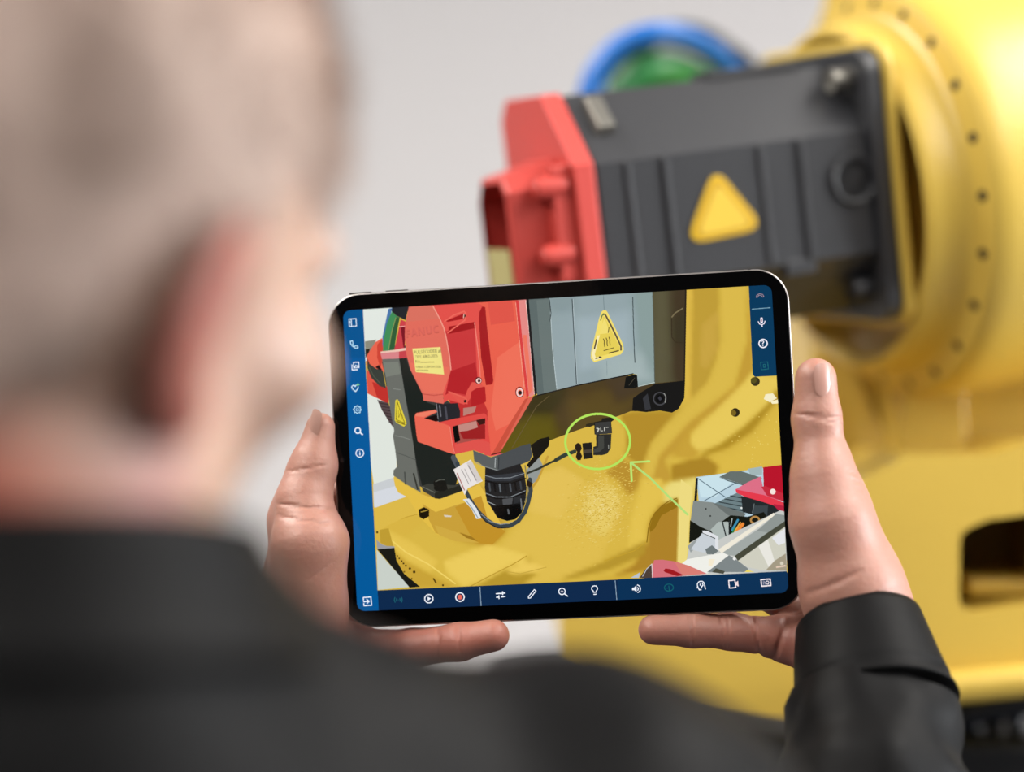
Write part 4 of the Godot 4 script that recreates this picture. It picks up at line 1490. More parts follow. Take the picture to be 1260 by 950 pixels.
func paint_left_scene() -> void:
	pg("e2e8e1", [96, -3, 239, -6, 211, 82, 185, 198, 147, 242, 91, 251])
	pg("dfe5dd", [91, 348, 170, 423, 213, 511, 232, 609, 224, 765, 206, 822, 110, 844, 89, 621])
	pg("c9cdd0", [106, 840, 206, 814, 217, 830, 285, 896, 265, 906, 105, 949])
	pg("d5d9e0", [106, 879, 228, 850, 277, 903, 108, 953])
	pg("8b8b7d", [100, 154, 156, 149, 130, 194, 100, 197])
	pg("2b251c", [100, 193, 126, 190, 109, 224, 100, 232])
	# red housing with black loop
	pg("e8654e", [105, 224, 126, 194, 151, 160, 184, 143, 197, 206, 178, 260, 188, 307, 129, 292, 102, 267])
	pg("cf4536", [159, 173, 183, 151, 193, 206, 178, 256, 169, 283, 156, 235])
	pg("dd5645", [101, 290, 128, 311, 173, 369, 204, 378, 200, 460, 154, 434, 100, 404])
	pg("bf2f2a", [126, 350, 204, 382, 200, 460, 146, 426])
	pg("2a1416", [145, 281, 162, 270, 176, 295, 176, 306])
	pg("3a3f39", [108, 236, 118, 264, 149, 289, 180, 299, 192, 385, 161, 372, 123, 331, 106, 283])
	ln("59604f", 3.1, [114, 279, 135, 324, 165, 360])
	pg("544547", [146, 437, 200, 456, 217, 504, 218, 574, 196, 541, 167, 489])
	for i in 7:
		ln("2e2526", 3.5, shifted([153, 453], [i * 1.9, i * 4.0, i * 1.9 + 12.0 - i, i * 4.0 + 2.5]))
	# hoses
	pg("4a76ab", [222, 4, 242, 2, 215, 74, 196, 140, 185, 190, 186, 139, 203, 74])
	pg("408c57", [238, 17, 256, 38, 275, 50, 261, 104, 240, 205, 185, 205, 191, 151, 211, 74])
	pg("2e5c37", [256, 45, 275, 50, 256, 124, 240, 201, 216, 203, 232, 122])
	ln("8f9a5a", 3.5, [256, 49, 233, 114, 213, 199])
	pg("22252b", [234, 9, 321, -1, 302, 64, 279, 51, 256, 38])
	pg("cc4049", [279, 58, 304, 72, 291, 208, 240, 205, 260, 132])
	pg("7a1222", [277, 95, 297, 97, 292, 196, 286, 196])
	ln("f0b2a8", 4.7, [271, 93, 297, 93])
	# floor, base and dark gap at the lower left
	pg("c9d0c8", [107, 1151, 185, 1248, 263, 1337, 105, 1345])
	pg("1b1a15", [111, 1151, 194, 1144, 202, 1210, 235, 1273, 310, 1339, 259, 1340, 177, 1236])
	pg("9b9ba0", [109, 1105, 135, 1129, 159, 1138, 194, 1140, 197, 1148, 111, 1151])
	pg("dcb94a", [108, 953, 277, 903, 314, 936, 323, 991, 260, 1003, 155, 1045, 122, 1070, 108, 1050])
	pg("bf9c33", [127, 1059, 171, 1053, 190, 1140, 159, 1138, 128, 1121])
	dk("4a3a12", [115, 1070], 5.0)
	for q in [[0.0, 0.0], [2.2, 3.2], [5.0, 6.5], [7.2, 9.6], [10.0, 12.4], [14.8, 16.2], [20.0, 20.6]]:
		dk("3c2c0c", shifted([207, 1187], q), 3.1 + q[0] * 0.16)
	dk("7a5c18", [237, 1264], 4.3)
	dk("7a5c18", [271, 1298], 4.3)
	ln("55400f", 7.0, [376, 1303, 387, 1323])
	dk("55400f", [420, 1336], 4.7)

func paint_second_motor() -> void:
	pg("eec5b4", [173, 207, 240, 203, 298, 196, 299, 212, 263, 218, 176, 220])
	pg("d98488", [172, 215, 263, 212, 262, 247, 179, 244])
	pg("c6414a", [263, 212, 299, 208, 301, 245, 262, 247])
	pg("1c221f", [258, 245, 297, 245, 307, 290, 339, 354, 371, 422, 385, 462, 427, 480, 442, 508, 331, 521, 334, 619, 510, 705, 515, 837, 502, 875, 422, 903, 345, 868, 320, 750, 302, 555])
	pg("6a6d67", [179, 244, 262, 245, 269, 300, 284, 437, 298, 555, 312, 672, 322, 789, 336, 891, 267, 848, 207, 803, 208, 779, 228, 761, 226, 738, 221, 675, 214, 616, 221, 589, 207, 484, 191, 323])
	pg("7a7f76", [182, 260, 257, 260, 266, 319, 194, 331])
	ln("8e918b", 2.7, [224, 613, 263, 623, 298, 636])
	ln("4a4e4b", 2.7, [228, 695, 274, 713, 320, 735])
	ln("8f928c", 2.7, [227, 389, 262, 395])
	ln("4a4d49", 7.0, [262, 790, 264, 848])
	ln("33352f", 7.8, [305, 800, 321, 874])
	# yellow plate under it
	pg("e3bd48", [206, 810, 267, 852, 336, 898, 409, 925, 500, 903, 620, 866, 655, 929, 725, 1087, 644, 1145, 489, 1122, 405, 1095, 337, 1022, 315, 990, 272, 911, 226, 885, 212, 853])
	pg("c9a03a", [341, 945, 402, 987, 497, 960, 624, 928, 650, 1037, 717, 1098, 652, 1145, 489, 1122, 397, 1087, 369, 1024])
	pg("c29129", [497, 968, 625, 920, 650, 1030, 733, 1095, 667, 1154, 582, 1142])
	pg("d0aa43", [395, 1048, 499, 1088, 548, 1117, 606, 1143, 489, 1130, 412, 1096])
	pg("9f7620", [511, 1089, 568, 1111, 598, 1135, 544, 1117])
	pg("3a3c36", [342, 860, 374, 850, 502, 864, 543, 839, 549, 878, 485, 898, 425, 922, 405, 923, 344, 883])
	ln("6d6f64", 3.5, [345, 864, 403, 894, 446, 892])
	pg("23251f", [403, 894, 494, 875, 550, 855, 548, 889, 425, 926, 401, 921])
	# socket bolt
	pg("151714", [399, 843, 410, 832, 445, 830, 458, 842, 466, 881, 446, 890, 411, 888, 400, 878])
	ln("5b5f57", 3.5, [409, 842, 429, 835, 453, 836])
	pg("1d1509", [320, 971, 348, 961, 371, 974, 370, 1005, 342, 1019, 323, 1006])
	ln("b99a3c", 4.3, [332, 983, 363, 977])
	pg("d8cdbd", [441, 1002, 479, 1008, 475, 1015, 444, 1012])
	# narrow warning triangle
	pg("e3d03c", [234, 444, 244, 440, 252, 451, 282, 550, 282, 562, 269, 573, 233, 551, 226, 539, 231, 473])
	ln("6f6017", 3.1, [242, 450, 233, 536, 274, 557, 242, 450])
	ln("6f6017", 4.7, [235, 545, 274, 563])
	ln("8d7b1e", 2.7, [246, 493, 246, 528, 257, 502, 259, 537])

func paint_encoder() -> void:
	# plate behind
	pg("e9604c", [648, 6, 843, 3, 857, 120, 873, 334, 874, 469, 713, 727, 681, 734, 650, 728, 671, 613, 676, 517, 625, 378])
	pg("ee6f58", [736, 268, 849, 197, 872, 353, 866, 469, 790, 581, 710, 615, 692, 517])
	pg("df5548", [703, 2, 820, 1, 830, 99, 713, 111])
	pg("a31b20", [655, 15, 690, 24, 693, 110, 711, 375, 706, 394, 675, 396, 658, 263])
	pg("b32126", [604, 392, 670, 404, 671, 474, 647, 484, 599, 493])
	# edge strip and lower chamfer of the plate
	pg("d83d3e", [835, 2, 851, 3, 882, 454, 866, 469])
	pg("e48a86", [851, 3, 886, 1, 895, 199, 902, 455, 878, 466, 864, 275])
	pg("ee7660", [862, 167, 881, 168, 889, 315, 895, 432, 878, 454, 868, 275])
	ln("fbd6cf", 3.1, [885, 3, 894, 161, 904, 452])
	ln("f2a48e", 2.7, [837, 10, 849, 274, 857, 418])
	rg("f4d6d2", 7.0, [835, 440], 13.2, 17.8)
	rg("5a1a1a", 3.1, [834, 438], 19.0, 24.1)
	dk("1a0d0d", [836, 441], 9.3)
	pg("c9503d", [858, 472, 903, 459, 834, 568, 744, 718, 713, 727, 681, 734, 774, 591])
	pg("dc6350", [874, 469, 903, 461, 829, 575, 753, 699, 729, 705])
	# encoder side faces
	pg("e2514a", [435, 5, 546, 4, 656, 3, 678, 16, 661, 46, 654, 108, 648, 379, 643, 402, 603, 416, 589, 465, 565, 483, 542, 474, 492, 456, 467, 470, 466, 408, 501, 340, 491, 157, 467, 77])
	pg("c9383a", [484, 129, 634, 114, 635, 262, 636, 379, 612, 393, 582, 446, 524, 427, 486, 409, 506, 317])
	pg("b42329", [506, 321, 629, 285, 637, 371, 604, 400, 583, 438, 505, 418, 477, 432])
	pg("9f151b", [509, 107, 639, 91, 634, 122, 507, 142])
	pg("a8191e", [495, 79, 583, 49, 589, 73, 506, 84])
	ln("ee6a5c", 6.2, [491, 81, 535, 54, 587, 38, 596, 50, 589, 81, 504, 136])
	ln("f08577", 4.7, [635, 95, 642, 185, 649, 290, 649, 360])
	dk("2a1a12", [588, 60], 6.6)
	ln("f0b9a8", 4.3, [586, 51, 583, 69])
	pg("e2564c", [584, 415, 609, 377, 652, 387, 663, 403, 627, 409, 603, 423, 597, 454, 577, 480, 545, 475, 497, 421, 494, 414, 544, 436, 570, 449])
	ln("e86457", 5.0, [493, 417, 547, 440, 578, 457, 580, 480])
	dk("1d1414", [571, 467], 6.6)
	dk("5a1414", [640, 372], 16.3)
	dk("f5ccc4", [641, 373], 12.8)
	dk("2b0c0d", [643, 374], 6.6)
	# front face with embossed lettering
	pg("e06b5b", [321, 2, 440, 2, 478, 90, 495, 157, 506, 255, 510, 317, 501, 340, 466, 424, 467, 474, 370, 453, 367, 422, 314, 302, 298, 227, 295, 134, 302, 72])
	pg("d9705f", [321, 2, 440, 2, 464, 66, 306, 72])
	pg("e8705c", [308, 267, 503, 301, 497, 344, 466, 424, 375, 419, 325, 315])
	ln("f3a28f", 5.0, [439, 6, 468, 66, 485, 110, 495, 161, 506, 247, 510, 313])
	ln("c24c42", 3.5, [371, 422, 422, 431, 465, 428])
	words("c65749", "FANUC", [304, 150], 36.9, -0.10, 0.98, true)
	words("d9655a", "FANUC", [303, 147], 36.9, -0.10, 0.98, true)
	pg("eee286", [329, 202, 465, 202, 476, 335, 339, 315])
	words("6d6438", "PULSECODER ai", [336, 228], 15.5, 0.0, 0.92)
	words("6d6438", "TYPE A860-2005", [339, 249], 13.2, 0.0, 0.88)
	words("7d7444", "No.", [341, 271], 13.2, 0.0)
	ln("9a9058", 3.9, [367, 270, 430, 272])
	words("6d6438", "FANUC CORPORATION", [342, 296], 10.5, 0.05, 0.86)
	words("6d6438", "MADE IN JAPAN", [343, 312], 9.3, 0.07, 0.8)
	# plug at its foot
	pg("26262b", [428, 468, 463, 474, 534, 474, 544, 513, 542, 548, 470, 564, 439, 562, 429, 523])
	ln("6f7078", 6.2, [447, 481, 450, 532])
	ln("4c4c55", 9.3, [474, 490, 479, 545])
	ln("8a8a8e", 3.1, [432, 472, 437, 558])
	pg("b98076", [560, 499, 623, 494, 614, 521, 558, 537])
	# cable bracket
	pg("ea6753", [323, 525, 332, 510, 426, 499, 434, 511, 374, 535, 443, 560, 489, 580, 497, 654, 506, 717, 479, 708, 333, 648, 328, 615])
	pg("f07f66", [325, 521, 335, 512, 426, 503, 426, 511, 366, 531, 331, 525])
	pg("1a0d0e", [370, 537, 429, 523, 439, 554, 424, 556])
	pg("df4a44", [443, 560, 518, 547, 660, 529, 671, 540, 680, 672, 681, 737, 601, 702, 506, 717, 489, 580])
	pg("a85049", [505, 583, 651, 552, 662, 574, 658, 647, 623, 653, 520, 667])
	pg("9c2022", [538, 614, 635, 569, 661, 585, 658, 651, 623, 649, 553, 646])
	pg("c2897f", [532, 579, 619, 564, 626, 595, 574, 608, 535, 610])
	pg("0a0a0a", [504, 585, 528, 579, 538, 653, 511, 663])
	pg("3a1511", [619, 560, 663, 553, 662, 578, 634, 584])
	pg("df534c", [512, 671, 623, 651, 673, 667, 680, 676, 679, 735, 601, 700, 510, 715])
	ln("f08b7c", 3.1, [491, 584, 498, 662, 508, 713])
	ln("3a0c0e", 4.7, [685, 728, 744, 716, 799, 704])
	ln("e9535a", 5.0, [681, 734, 744, 723, 803, 707])

func motor_under() -> void:
	im.fill(Color("4e3f22"))
	pg("3a3419", [894, 451, 1071, 410, 1027, 516, 926, 588, 829, 583])
	pg("5e5413", [708, 654, 870, 546, 986, 553, 1019, 670, 818, 795, 664, 768])
	pg("5b4a22", [1067, 480, 1341, 418, 1413, 499, 1292, 607, 1057, 672])
	pg("4a3c2a", [1227, 381, 1419, 384, 1454, 462, 1297, 512])

func motor_side() -> void:
	im.fill(Color("93a4a8"))
	pg("87989b", [1000, -27, 1113, -20, 1109, 57, 1003, 70])
	pg("9fb0b6", [1107, 96, 1397, 74, 1393, 305, 1112, 366])
	pg("8a9d9b", [1402, -22, 1518, -26, 1499, 465, 1400, 459])
	pg("a3b3b3", [1231, 296, 1425, 269, 1475, 425, 1225, 411])

func motor_end() -> void:
	im.fill(Color("55503a"))
	pg("5d5840", [1488, -36, 1564, -31, 1545, 467, 1469, 463])
	pg("433726", [1580, -30, 1671, -25, 1644, 473, 1563, 430])
	pg("3c3524", [1579, 124, 1664, 113, 1656, 263, 1573, 239])

func paint_motor() -> void:
	var full := im
	soft_layer(full, func(): pg("ffffff", [901, 459, 1105, 420, 1342, 387, 1617, 418, 1608, 517, 1579, 557, 1551, 571, 1494, 561, 1356, 557, 1294, 577, 1059, 645, 822, 721, 724, 724]), motor_under, 3)
	soft_layer(full, func(): pg("ffffff", [991, 5, 1490, -5, 1478, 431, 1397, 444, 1396, 386, 1377, 381, 1105, 420, 1007, 438]), motor_side, 3)
	soft_layer(full, func(): pg("ffffff", [1488, -5, 1651, -7, 1620, 426, 1478, 431]), motor_end, 3)
	pg("16171a", [888, 3, 902, 4, 918, 448, 905, 459])
	pg("687573", [900, 6, 999, 5, 1011, 438, 917, 456])
	pg("5d6a69", [900, 6, 937, 6, 949, 446, 917, 456])
	ln("b9c8ca", 3.5, [1001, 66, 1002, 244, 1012, 430])
	ln("2b3536", 3.5, [999, 8, 1003, 70, 997, 109])
	ln("3d484b", 3.9, [1107, 11, 1107, 134, 1107, 412])
	ln("b6c5c9", 2.3, [1112, 11, 1111, 135, 1111, 413])
	ln("75868a", 2.7, [1257, 0, 1256, 81])
	ln("85969a", 2.3, [1256, 313, 1254, 382])
	ln("3f4a4b", 3.9, [1395, 20, 1390, 190, 1389, 328])
	ln("5a6059", 3.5, [1490, -3, 1485, 195, 1477, 425])
	ln("b8c4be", 3.5, [1401, 442, 1475, 427])
	ln("1c1c1a", 5.4, [913, 460, 1105, 422, 1342, 387, 1377, 381])
	ln("796d50", 6.2, [1575, 123, 1592, 105, 1627, 86])
	ln("3a3020", 4.7, [1573, 131, 1569, 219, 1584, 243, 1622, 249])
	ln("2a221a", 6.2, [1646, -3, 1616, 433])
	pg("141513", [1342, 395, 1385, 383, 1396, 390, 1397, 444, 1374, 450, 1331, 448])
	ln("4a4438", 3.1, [1355, 434, 1384, 401])
	pg("181716", [1371, 496, 1415, 468, 1478, 435, 1620, 426, 1612, 509, 1582, 558, 1551, 574, 1494, 561, 1429, 565, 1364, 554])
	pg("35363a", [1417, 499, 1441, 477, 1453, 551, 1425, 557])
	rg("46464a", 6.2, [1497, 505], 29.1)
	dk("0d0d0e", [1497, 505], 19.4)
	pg("3c3c44", [1488, 503, 1498, 492, 1507, 508, 1497, 515])
	ln("8e8e8a", 4.7, [1518, 481, 1526, 497, 1521, 524])
	ln("6a5a3a", 2.7, [784, 700, 911, 510, 975, 463])
	# caution triangle
	pg("f3dd6e", [1243, 79, 1255, 71, 1266, 74, 1273, 86, 1338, 240, 1339, 267, 1325, 286, 1219, 311, 1196, 317, 1181, 297, 1183, 270, 1230, 111])
	pg("f9ecb4", [1186, 278, 1218, 191, 1276, 187, 1266, 229, 1219, 234, 1231, 300, 1196, 309])
	pg("e6cf58", [1249, 100, 1257, 105, 1322, 255, 1318, 270, 1205, 295, 1201, 279, 1243, 150])
	pg("f2de74", [1253, 112, 1263, 128, 1276, 183, 1230, 184, 1243, 142])
	ln("5d5240", 7.4, [1252, 91, 1260, 93, 1279, 133, 1306, 196, 1327, 248, 1326, 265])
	ln("5f7a4a", 5.0, [1237, 119, 1246, 96, 1256, 93])
	ln("4a4030", 6.2, [1201, 252, 1213, 210])
	ln("51462c", 5.4, [1269, 277, 1314, 268])
	ln("6a5c3a", 3.5, [1204, 300, 1232, 294])
	for i in 3:
		ln("5d4f26", 3.9, shifted([1246, 208], [i * 3.4, -i * 0.8, i * 3.4 + 1.0, 3.6 - i * 0.8, i * 3.4 + 0.6, 6.0 - i * 0.8, i * 3.4 + 1.0, 9.6 - i * 0.8]))
	ln("5d4f26", 3.5, [1275, 156, 1270, 179])
	ln("6a5c2c", 3.9, [1245, 264, 1292, 253])
	dk("3e362c", [1224, 294], 4.7)

func paint_cables() -> void:
	# bright panel and strap behind the gland
	pg("929896", [849, 808, 906, 741, 927, 792, 904, 857, 860, 882])
	ln("c79d3a", 10.1, [952, 751, 900, 857, 859, 909])
	pg("d8d8cc", [882, 694, 902, 675, 893, 702, 881, 709])
	pg("15140f", [874, 693, 918, 665, 961, 657, 966, 667, 959, 702, 922, 742, 861, 801, 850, 785, 883, 748])
	ln("5a6a64", 10.1, [998, 760, 1038, 740, 1077, 733], false)
	ln("353f35", 17.8, [990, 769, 1038, 746, 1081, 733])
	ln("30342a", 10.1, [848, 825, 903, 807, 959, 782, 990, 769])
	# grey nut
	pg("5a5f5f", [597, 702, 681, 740, 799, 709, 823, 695, 872, 684, 879, 740, 866, 766, 819, 783, 771, 800, 709, 805, 662, 795, 625, 766, 600, 753])
	pg("484d50", [712, 735, 823, 695, 872, 684, 879, 740, 866, 766, 819, 783, 771, 800, 716, 803])
	ln("aab0b0", 4.3, [702, 746, 698, 789])
	ln("33373a", 4.7, [719, 743, 713, 797])
	ln("8d9392", 3.1, [605, 761, 647, 782, 709, 803])
	# black ribbed gland
	pg("1d1f21", [651, 786, 709, 805, 819, 777, 836, 826, 844, 892, 835, 961, 815, 1010, 782, 1040, 743, 1046, 697, 1028, 669, 976, 651, 949, 644, 883])
	pg("30343a", [649, 829, 836, 817, 839, 834, 768, 858, 683, 854, 648, 844])
	ln("7f868c", 3.9, [649, 825, 699, 841, 769, 842, 836, 824])
	ln("0c0d0e", 4.7, [648, 850, 705, 866, 775, 867, 841, 848])
	for i in 7:
		ln(["474d52", "0e0f10", "5e656b", "15171a", "4a5056", "0e0f10", "3b4046"][i], 8.5, shifted([666, 872], [i * 6.4, 0.6 - absf(i - 3.0) * 0.9, i * 6.4 + 0.8, 9.6 - absf(i - 3.0) * 1.0]))
	ln("8a9196", 3.5, [649, 910, 694, 929, 764, 933, 836, 907])
	ln("08090a", 4.7, [648, 919, 694, 937, 764, 941, 835, 917])
	pg("4d4f52", [725, 941, 776, 937, 770, 967, 727, 969])
	pg("2a2d30", [780, 936, 815, 926, 810, 960, 778, 966])
	ln("a6acae", 3.1, [653, 949, 692, 968])
	pg("070808", [669, 969, 809, 968, 811, 1010, 782, 1038, 743, 1044, 701, 1027])
	ln("5d6165", 8.5, [750, 992, 753, 1011])
	ln("6b7074", 6.2, [814, 945, 816, 991])
	# cable loop
	ln("4f555a", 25.2, [501, 732, 519, 772])
	ln("39434a", 19.4, [519, 760, 545, 878, 573, 941, 605, 993, 646, 1037, 688, 1065, 718, 1071, 757, 1069, 797, 1048, 830, 1007, 848, 962, 863, 909, 862, 855])
	ln("8a9096", 3.9, [620, 1007, 661, 1044, 711, 1061, 766, 1054])
	ln("1e2124", 4.7, [597, 995, 642, 1045, 695, 1076, 749, 1078])
	ln("8a7f56", 5.8, [842, 788, 847, 846, 851, 908, 833, 961])
	pg("231a12", [846, 854, 876, 875, 860, 893, 845, 881])
	# cable tags
	pg("e9e3df", [498, 789, 583, 746, 636, 851, 562, 882, 546, 914])
	pg("d4cdca", [562, 762, 586, 750, 634, 847, 608, 858])
	ln("a7605c", 4.3, [515, 808, 546, 889])
	ln("8f8a8a", 3.1, [537, 791, 569, 863])
	ln("7d7878", 3.5, [570, 774, 594, 822, 605, 846])
	ln("a09a9a", 2.7, [552, 789, 579, 852])
	pg("dfe3e6", [536, 933, 566, 930, 600, 979, 622, 1028, 596, 1029, 575, 980])
	ln("8a9aa6", 4.3, [552, 940, 579, 978, 604, 1024])
	# angled plug in the circle
	pg("332d1c", [1142, 607, 1189, 598, 1192, 610, 1160, 621, 1141, 617])
	pg("221f1a", [1181, 600, 1216, 594, 1220, 583, 1274, 581, 1274, 595, 1262, 602, 1263, 656, 1180, 657])
	pg("3b3b3a", [1185, 602, 1260, 600, 1261, 657, 1183, 659])
	ln("c9c9c0", 5.8, [1192, 629, 1202, 632, 1195, 645])
	ln("a9a9a0", 4.7, [1210, 629, 1211, 643, 1219, 642])
	ln("c9c9c0", 5.0, [1228, 629, 1229, 642])
	ln("a9a9a0", 3.9, [1237, 628, 1247, 627])
	pg("2c2c2a", [1187, 659, 1260, 659, 1253, 728, 1234, 752, 1211, 757, 1169, 755, 1171, 716, 1185, 712])
	pg("43443f", [1197, 664, 1224, 665, 1222, 723, 1200, 741, 1173, 743, 1174, 727, 1194, 719])
	ln("8f9088", 3.1, [1243, 709, 1243, 728])
	pg("211f1b", [1120, 696, 1164, 694, 1167, 768, 1122, 772])
	pg("4a4237", [1125, 728, 1166, 726, 1167, 742, 1125, 743])
	pg("281d15", [1087, 700, 1099, 693, 1112, 700, 1116, 721, 1108, 736, 1116, 756, 1108, 775, 1093, 775, 1086, 758, 1093, 735, 1084, 720])

func paint_shop() -> void:
	pg("b9d2de", [1649, 882, 2072, 847, 2058, 1104, 1877, 1096, 1654, 1001])
	pg("c9e2ea", [1653, 886, 1813, 868, 1830, 903, 1731, 982, 1663, 979])
	pg("15171a", [1646, 886, 1656, 887, 1645, 993, 1630, 1015])
	ln("49606e", 3.5, [1656, 890, 1715, 935, 1780, 984])
	ln("49606e", 3.5, [1681, 995, 1751, 960, 1833, 918])
	pg("6d8084", [1730, 1009, 1838, 964, 1853, 965, 1863, 1064, 1728, 1035])
	for i in 4:
		ln("2a3438", 4.3, shifted([1803, 978], [-i * 7.0, i * 3.4, 20.0 - i * 2.0, 5.0 + i * 4.6]))
	pg("a3b7b8", [1890, 856, 1958, 848, 1956, 886, 1903, 891])
	pg("66706d", [1755, 888, 1806, 864, 1859, 865, 1955, 902, 1940, 908, 1871, 928, 1841, 919])
	pg("33403f", [1755, 890, 1841, 920, 1871, 928, 1863, 931, 1796, 909])
	pg("b8142a", [1962, 852, 2061, 845, 2063, 998, 1960, 947])
	pg("dd6f86", [1828, 949, 1890, 917, 1948, 894, 1957, 947, 1963, 970, 2051, 1013, 1958, 1001])
	pg("e53a4c", [1828, 949, 1959, 982, 2054, 1024, 2052, 1073, 1919, 1014, 1831, 964])
	pg("c42a3c", [1949, 943, 1968, 940, 2057, 983, 2055, 1020, 1973, 986])
	dk("f6e6de", [2001, 968], 13.2)
	pg("b8203f", [2002, 1026, 2054, 1039, 2052, 1070, 2007, 1056])
	pg("23282a", [1853, 980, 1957, 1016, 2001, 1033, 2030, 1065, 2009, 1090, 1916, 1075, 1856, 1057])
	pg("3b4448", [1911, 1029, 1975, 1032, 1968, 1085, 1901, 1074])
	ln("6a7376", 3.9, [1911, 1021, 1901, 1062])
	dk("e8ecea", [1851, 1037], 4.7)
	pg("868d8a", [1628, 992, 1715, 1004, 1863, 1072, 1801, 1092, 1700, 1140, 1647, 1123, 1611, 1083])
	pg("6a716f", [1715, 1004, 1871, 1065, 1854, 1087, 1787, 1068])
	dk("3b3f3e", [1685, 1033], 3.9)
	dk("3b3f3e", [1704, 1068], 3.9)
	pg("15170f", [1608, 1083, 1655, 1116, 1696, 1137, 1798, 1069, 1877, 1080, 1954, 1061, 1975, 1100, 1911, 1158, 1796, 1183, 1738, 1211, 1668, 1162, 1598, 1189])
	pg("aeb8b4", [1700, 1133, 1740, 1097, 1793, 1099, 1781, 1182, 1742, 1196])
	ln("23282a", 5.4, [1759, 1098, 1774, 1178])
	ln("23282a", 4.7, [1790, 1091, 1787, 1167])
	ln("a9b6b4", 4.7, [1805, 1085, 1796, 1122])
	ln("3f8fb0", 10.1, [1831, 1093, 1802, 1138])
	ln("e8b04a", 6.2, [1842, 1105, 1813, 1146])
	ln("f08a35", 15.5, [1853, 1113, 1821, 1150])
	ln("2f8a50", 6.2, [1814, 1131, 1793, 1168])
	rg("b98a4c", 9.3, [1911, 1097], 19.4, 15.5)
	pg("c8cac6", [1602, 1189, 1653, 1161, 1704, 1194, 2030, 1057, 2060, 1066, 2044, 1354, 1406, 1356, 1582, 1272])
	pg("efe9d8", [1733, 1226, 1999, 1067, 2010, 1075, 1747, 1245])
	pg("8f9693", [1751, 1242, 1931, 1136, 2010, 1072, 2051, 1081, 2050, 1111, 1811, 1260, 1781, 1255])
	pg("a2a9a6", [1751, 1242, 1912, 1147, 1968, 1157, 1811, 1260, 1781, 1255])
	pg("46483a", [1807, 1260, 1968, 1157, 2050, 1108, 2048, 1134, 1821, 1283])
	pg("d0cfc0", [1821, 1283, 2048, 1134, 2043, 1293, 1939, 1334, 1865, 1315])
	pg("e9e7df", [1919, 1219, 1966, 1191, 1991, 1291, 1963, 1320])
	pg("e4e5e8", [1985, 1184, 2048, 1142, 2044, 1210, 2013, 1220])
	pg("a49a84", [1947, 1334, 1991, 1291, 2045, 1259, 2045, 1339])
	ln("e2c9b4", 7.8, [2000, 1321, 2038, 1316])
	dk("d8d0bc", [2024, 1304], 8.5)
	pg("9aa0a0", [1590, 1204, 1629, 1175, 1651, 1192, 1603, 1235])
	pg("efefe8", [1555, 1286, 1586, 1265, 1671, 1253, 1755, 1242, 1781, 1258, 1674, 1337, 1599, 1311])
	pg("f5ead0", [1685, 1269, 1715, 1271, 1698, 1304, 1683, 1300])
	pg("dfe2e6", [1662, 1135, 1685, 1136, 1736, 1165, 1733, 1233, 1717, 1233, 1721, 1172, 1665, 1146])
	pg("c9d0d6", [1661, 1146, 1721, 1176, 1718, 1225, 1664, 1238, 1604, 1220])
	pg("6f7879", [1672, 1223, 1704, 1205, 1733, 1233, 1709, 1248, 1679, 1246])
	pg("7f8788", [1674, 1330, 1781, 1255, 1821, 1283, 1864, 1319, 1871, 1338])
	pg("4b4c40", [1697, 1331, 1717, 1313, 1758, 1330, 1750, 1341])
	dk("f0f0ee", [1805, 1273], 7.0)
	pg("f0d860", [1848, 1337, 1864, 1327, 1894, 1339])
	# red cover at the bottom
	pg("d4707a", [1416, 1303, 1430, 1262, 1468, 1262, 1532, 1274, 1592, 1296, 1674, 1337, 1414, 1349])
	pg("da7e74", [1525, 1273, 1592, 1296, 1666, 1337, 1559, 1340, 1545, 1316])
	pg("a01a20", [1471, 1313, 1481, 1304, 1504, 1308, 1567, 1340, 1533, 1342, 1477, 1321])
	pg("b9c2d2", [1315, 1340, 1362, 1316, 1353, 1342])
	pg("4d4038", [1357, 1342, 1382, 1309, 1418, 1280, 1414, 1349])
	ln("c9ccd4", 3.5, [1372, 1335, 1393, 1302, 1418, 1280])
	ln("e6d2d2", 3.9, [1418, 1280, 1418, 1345])

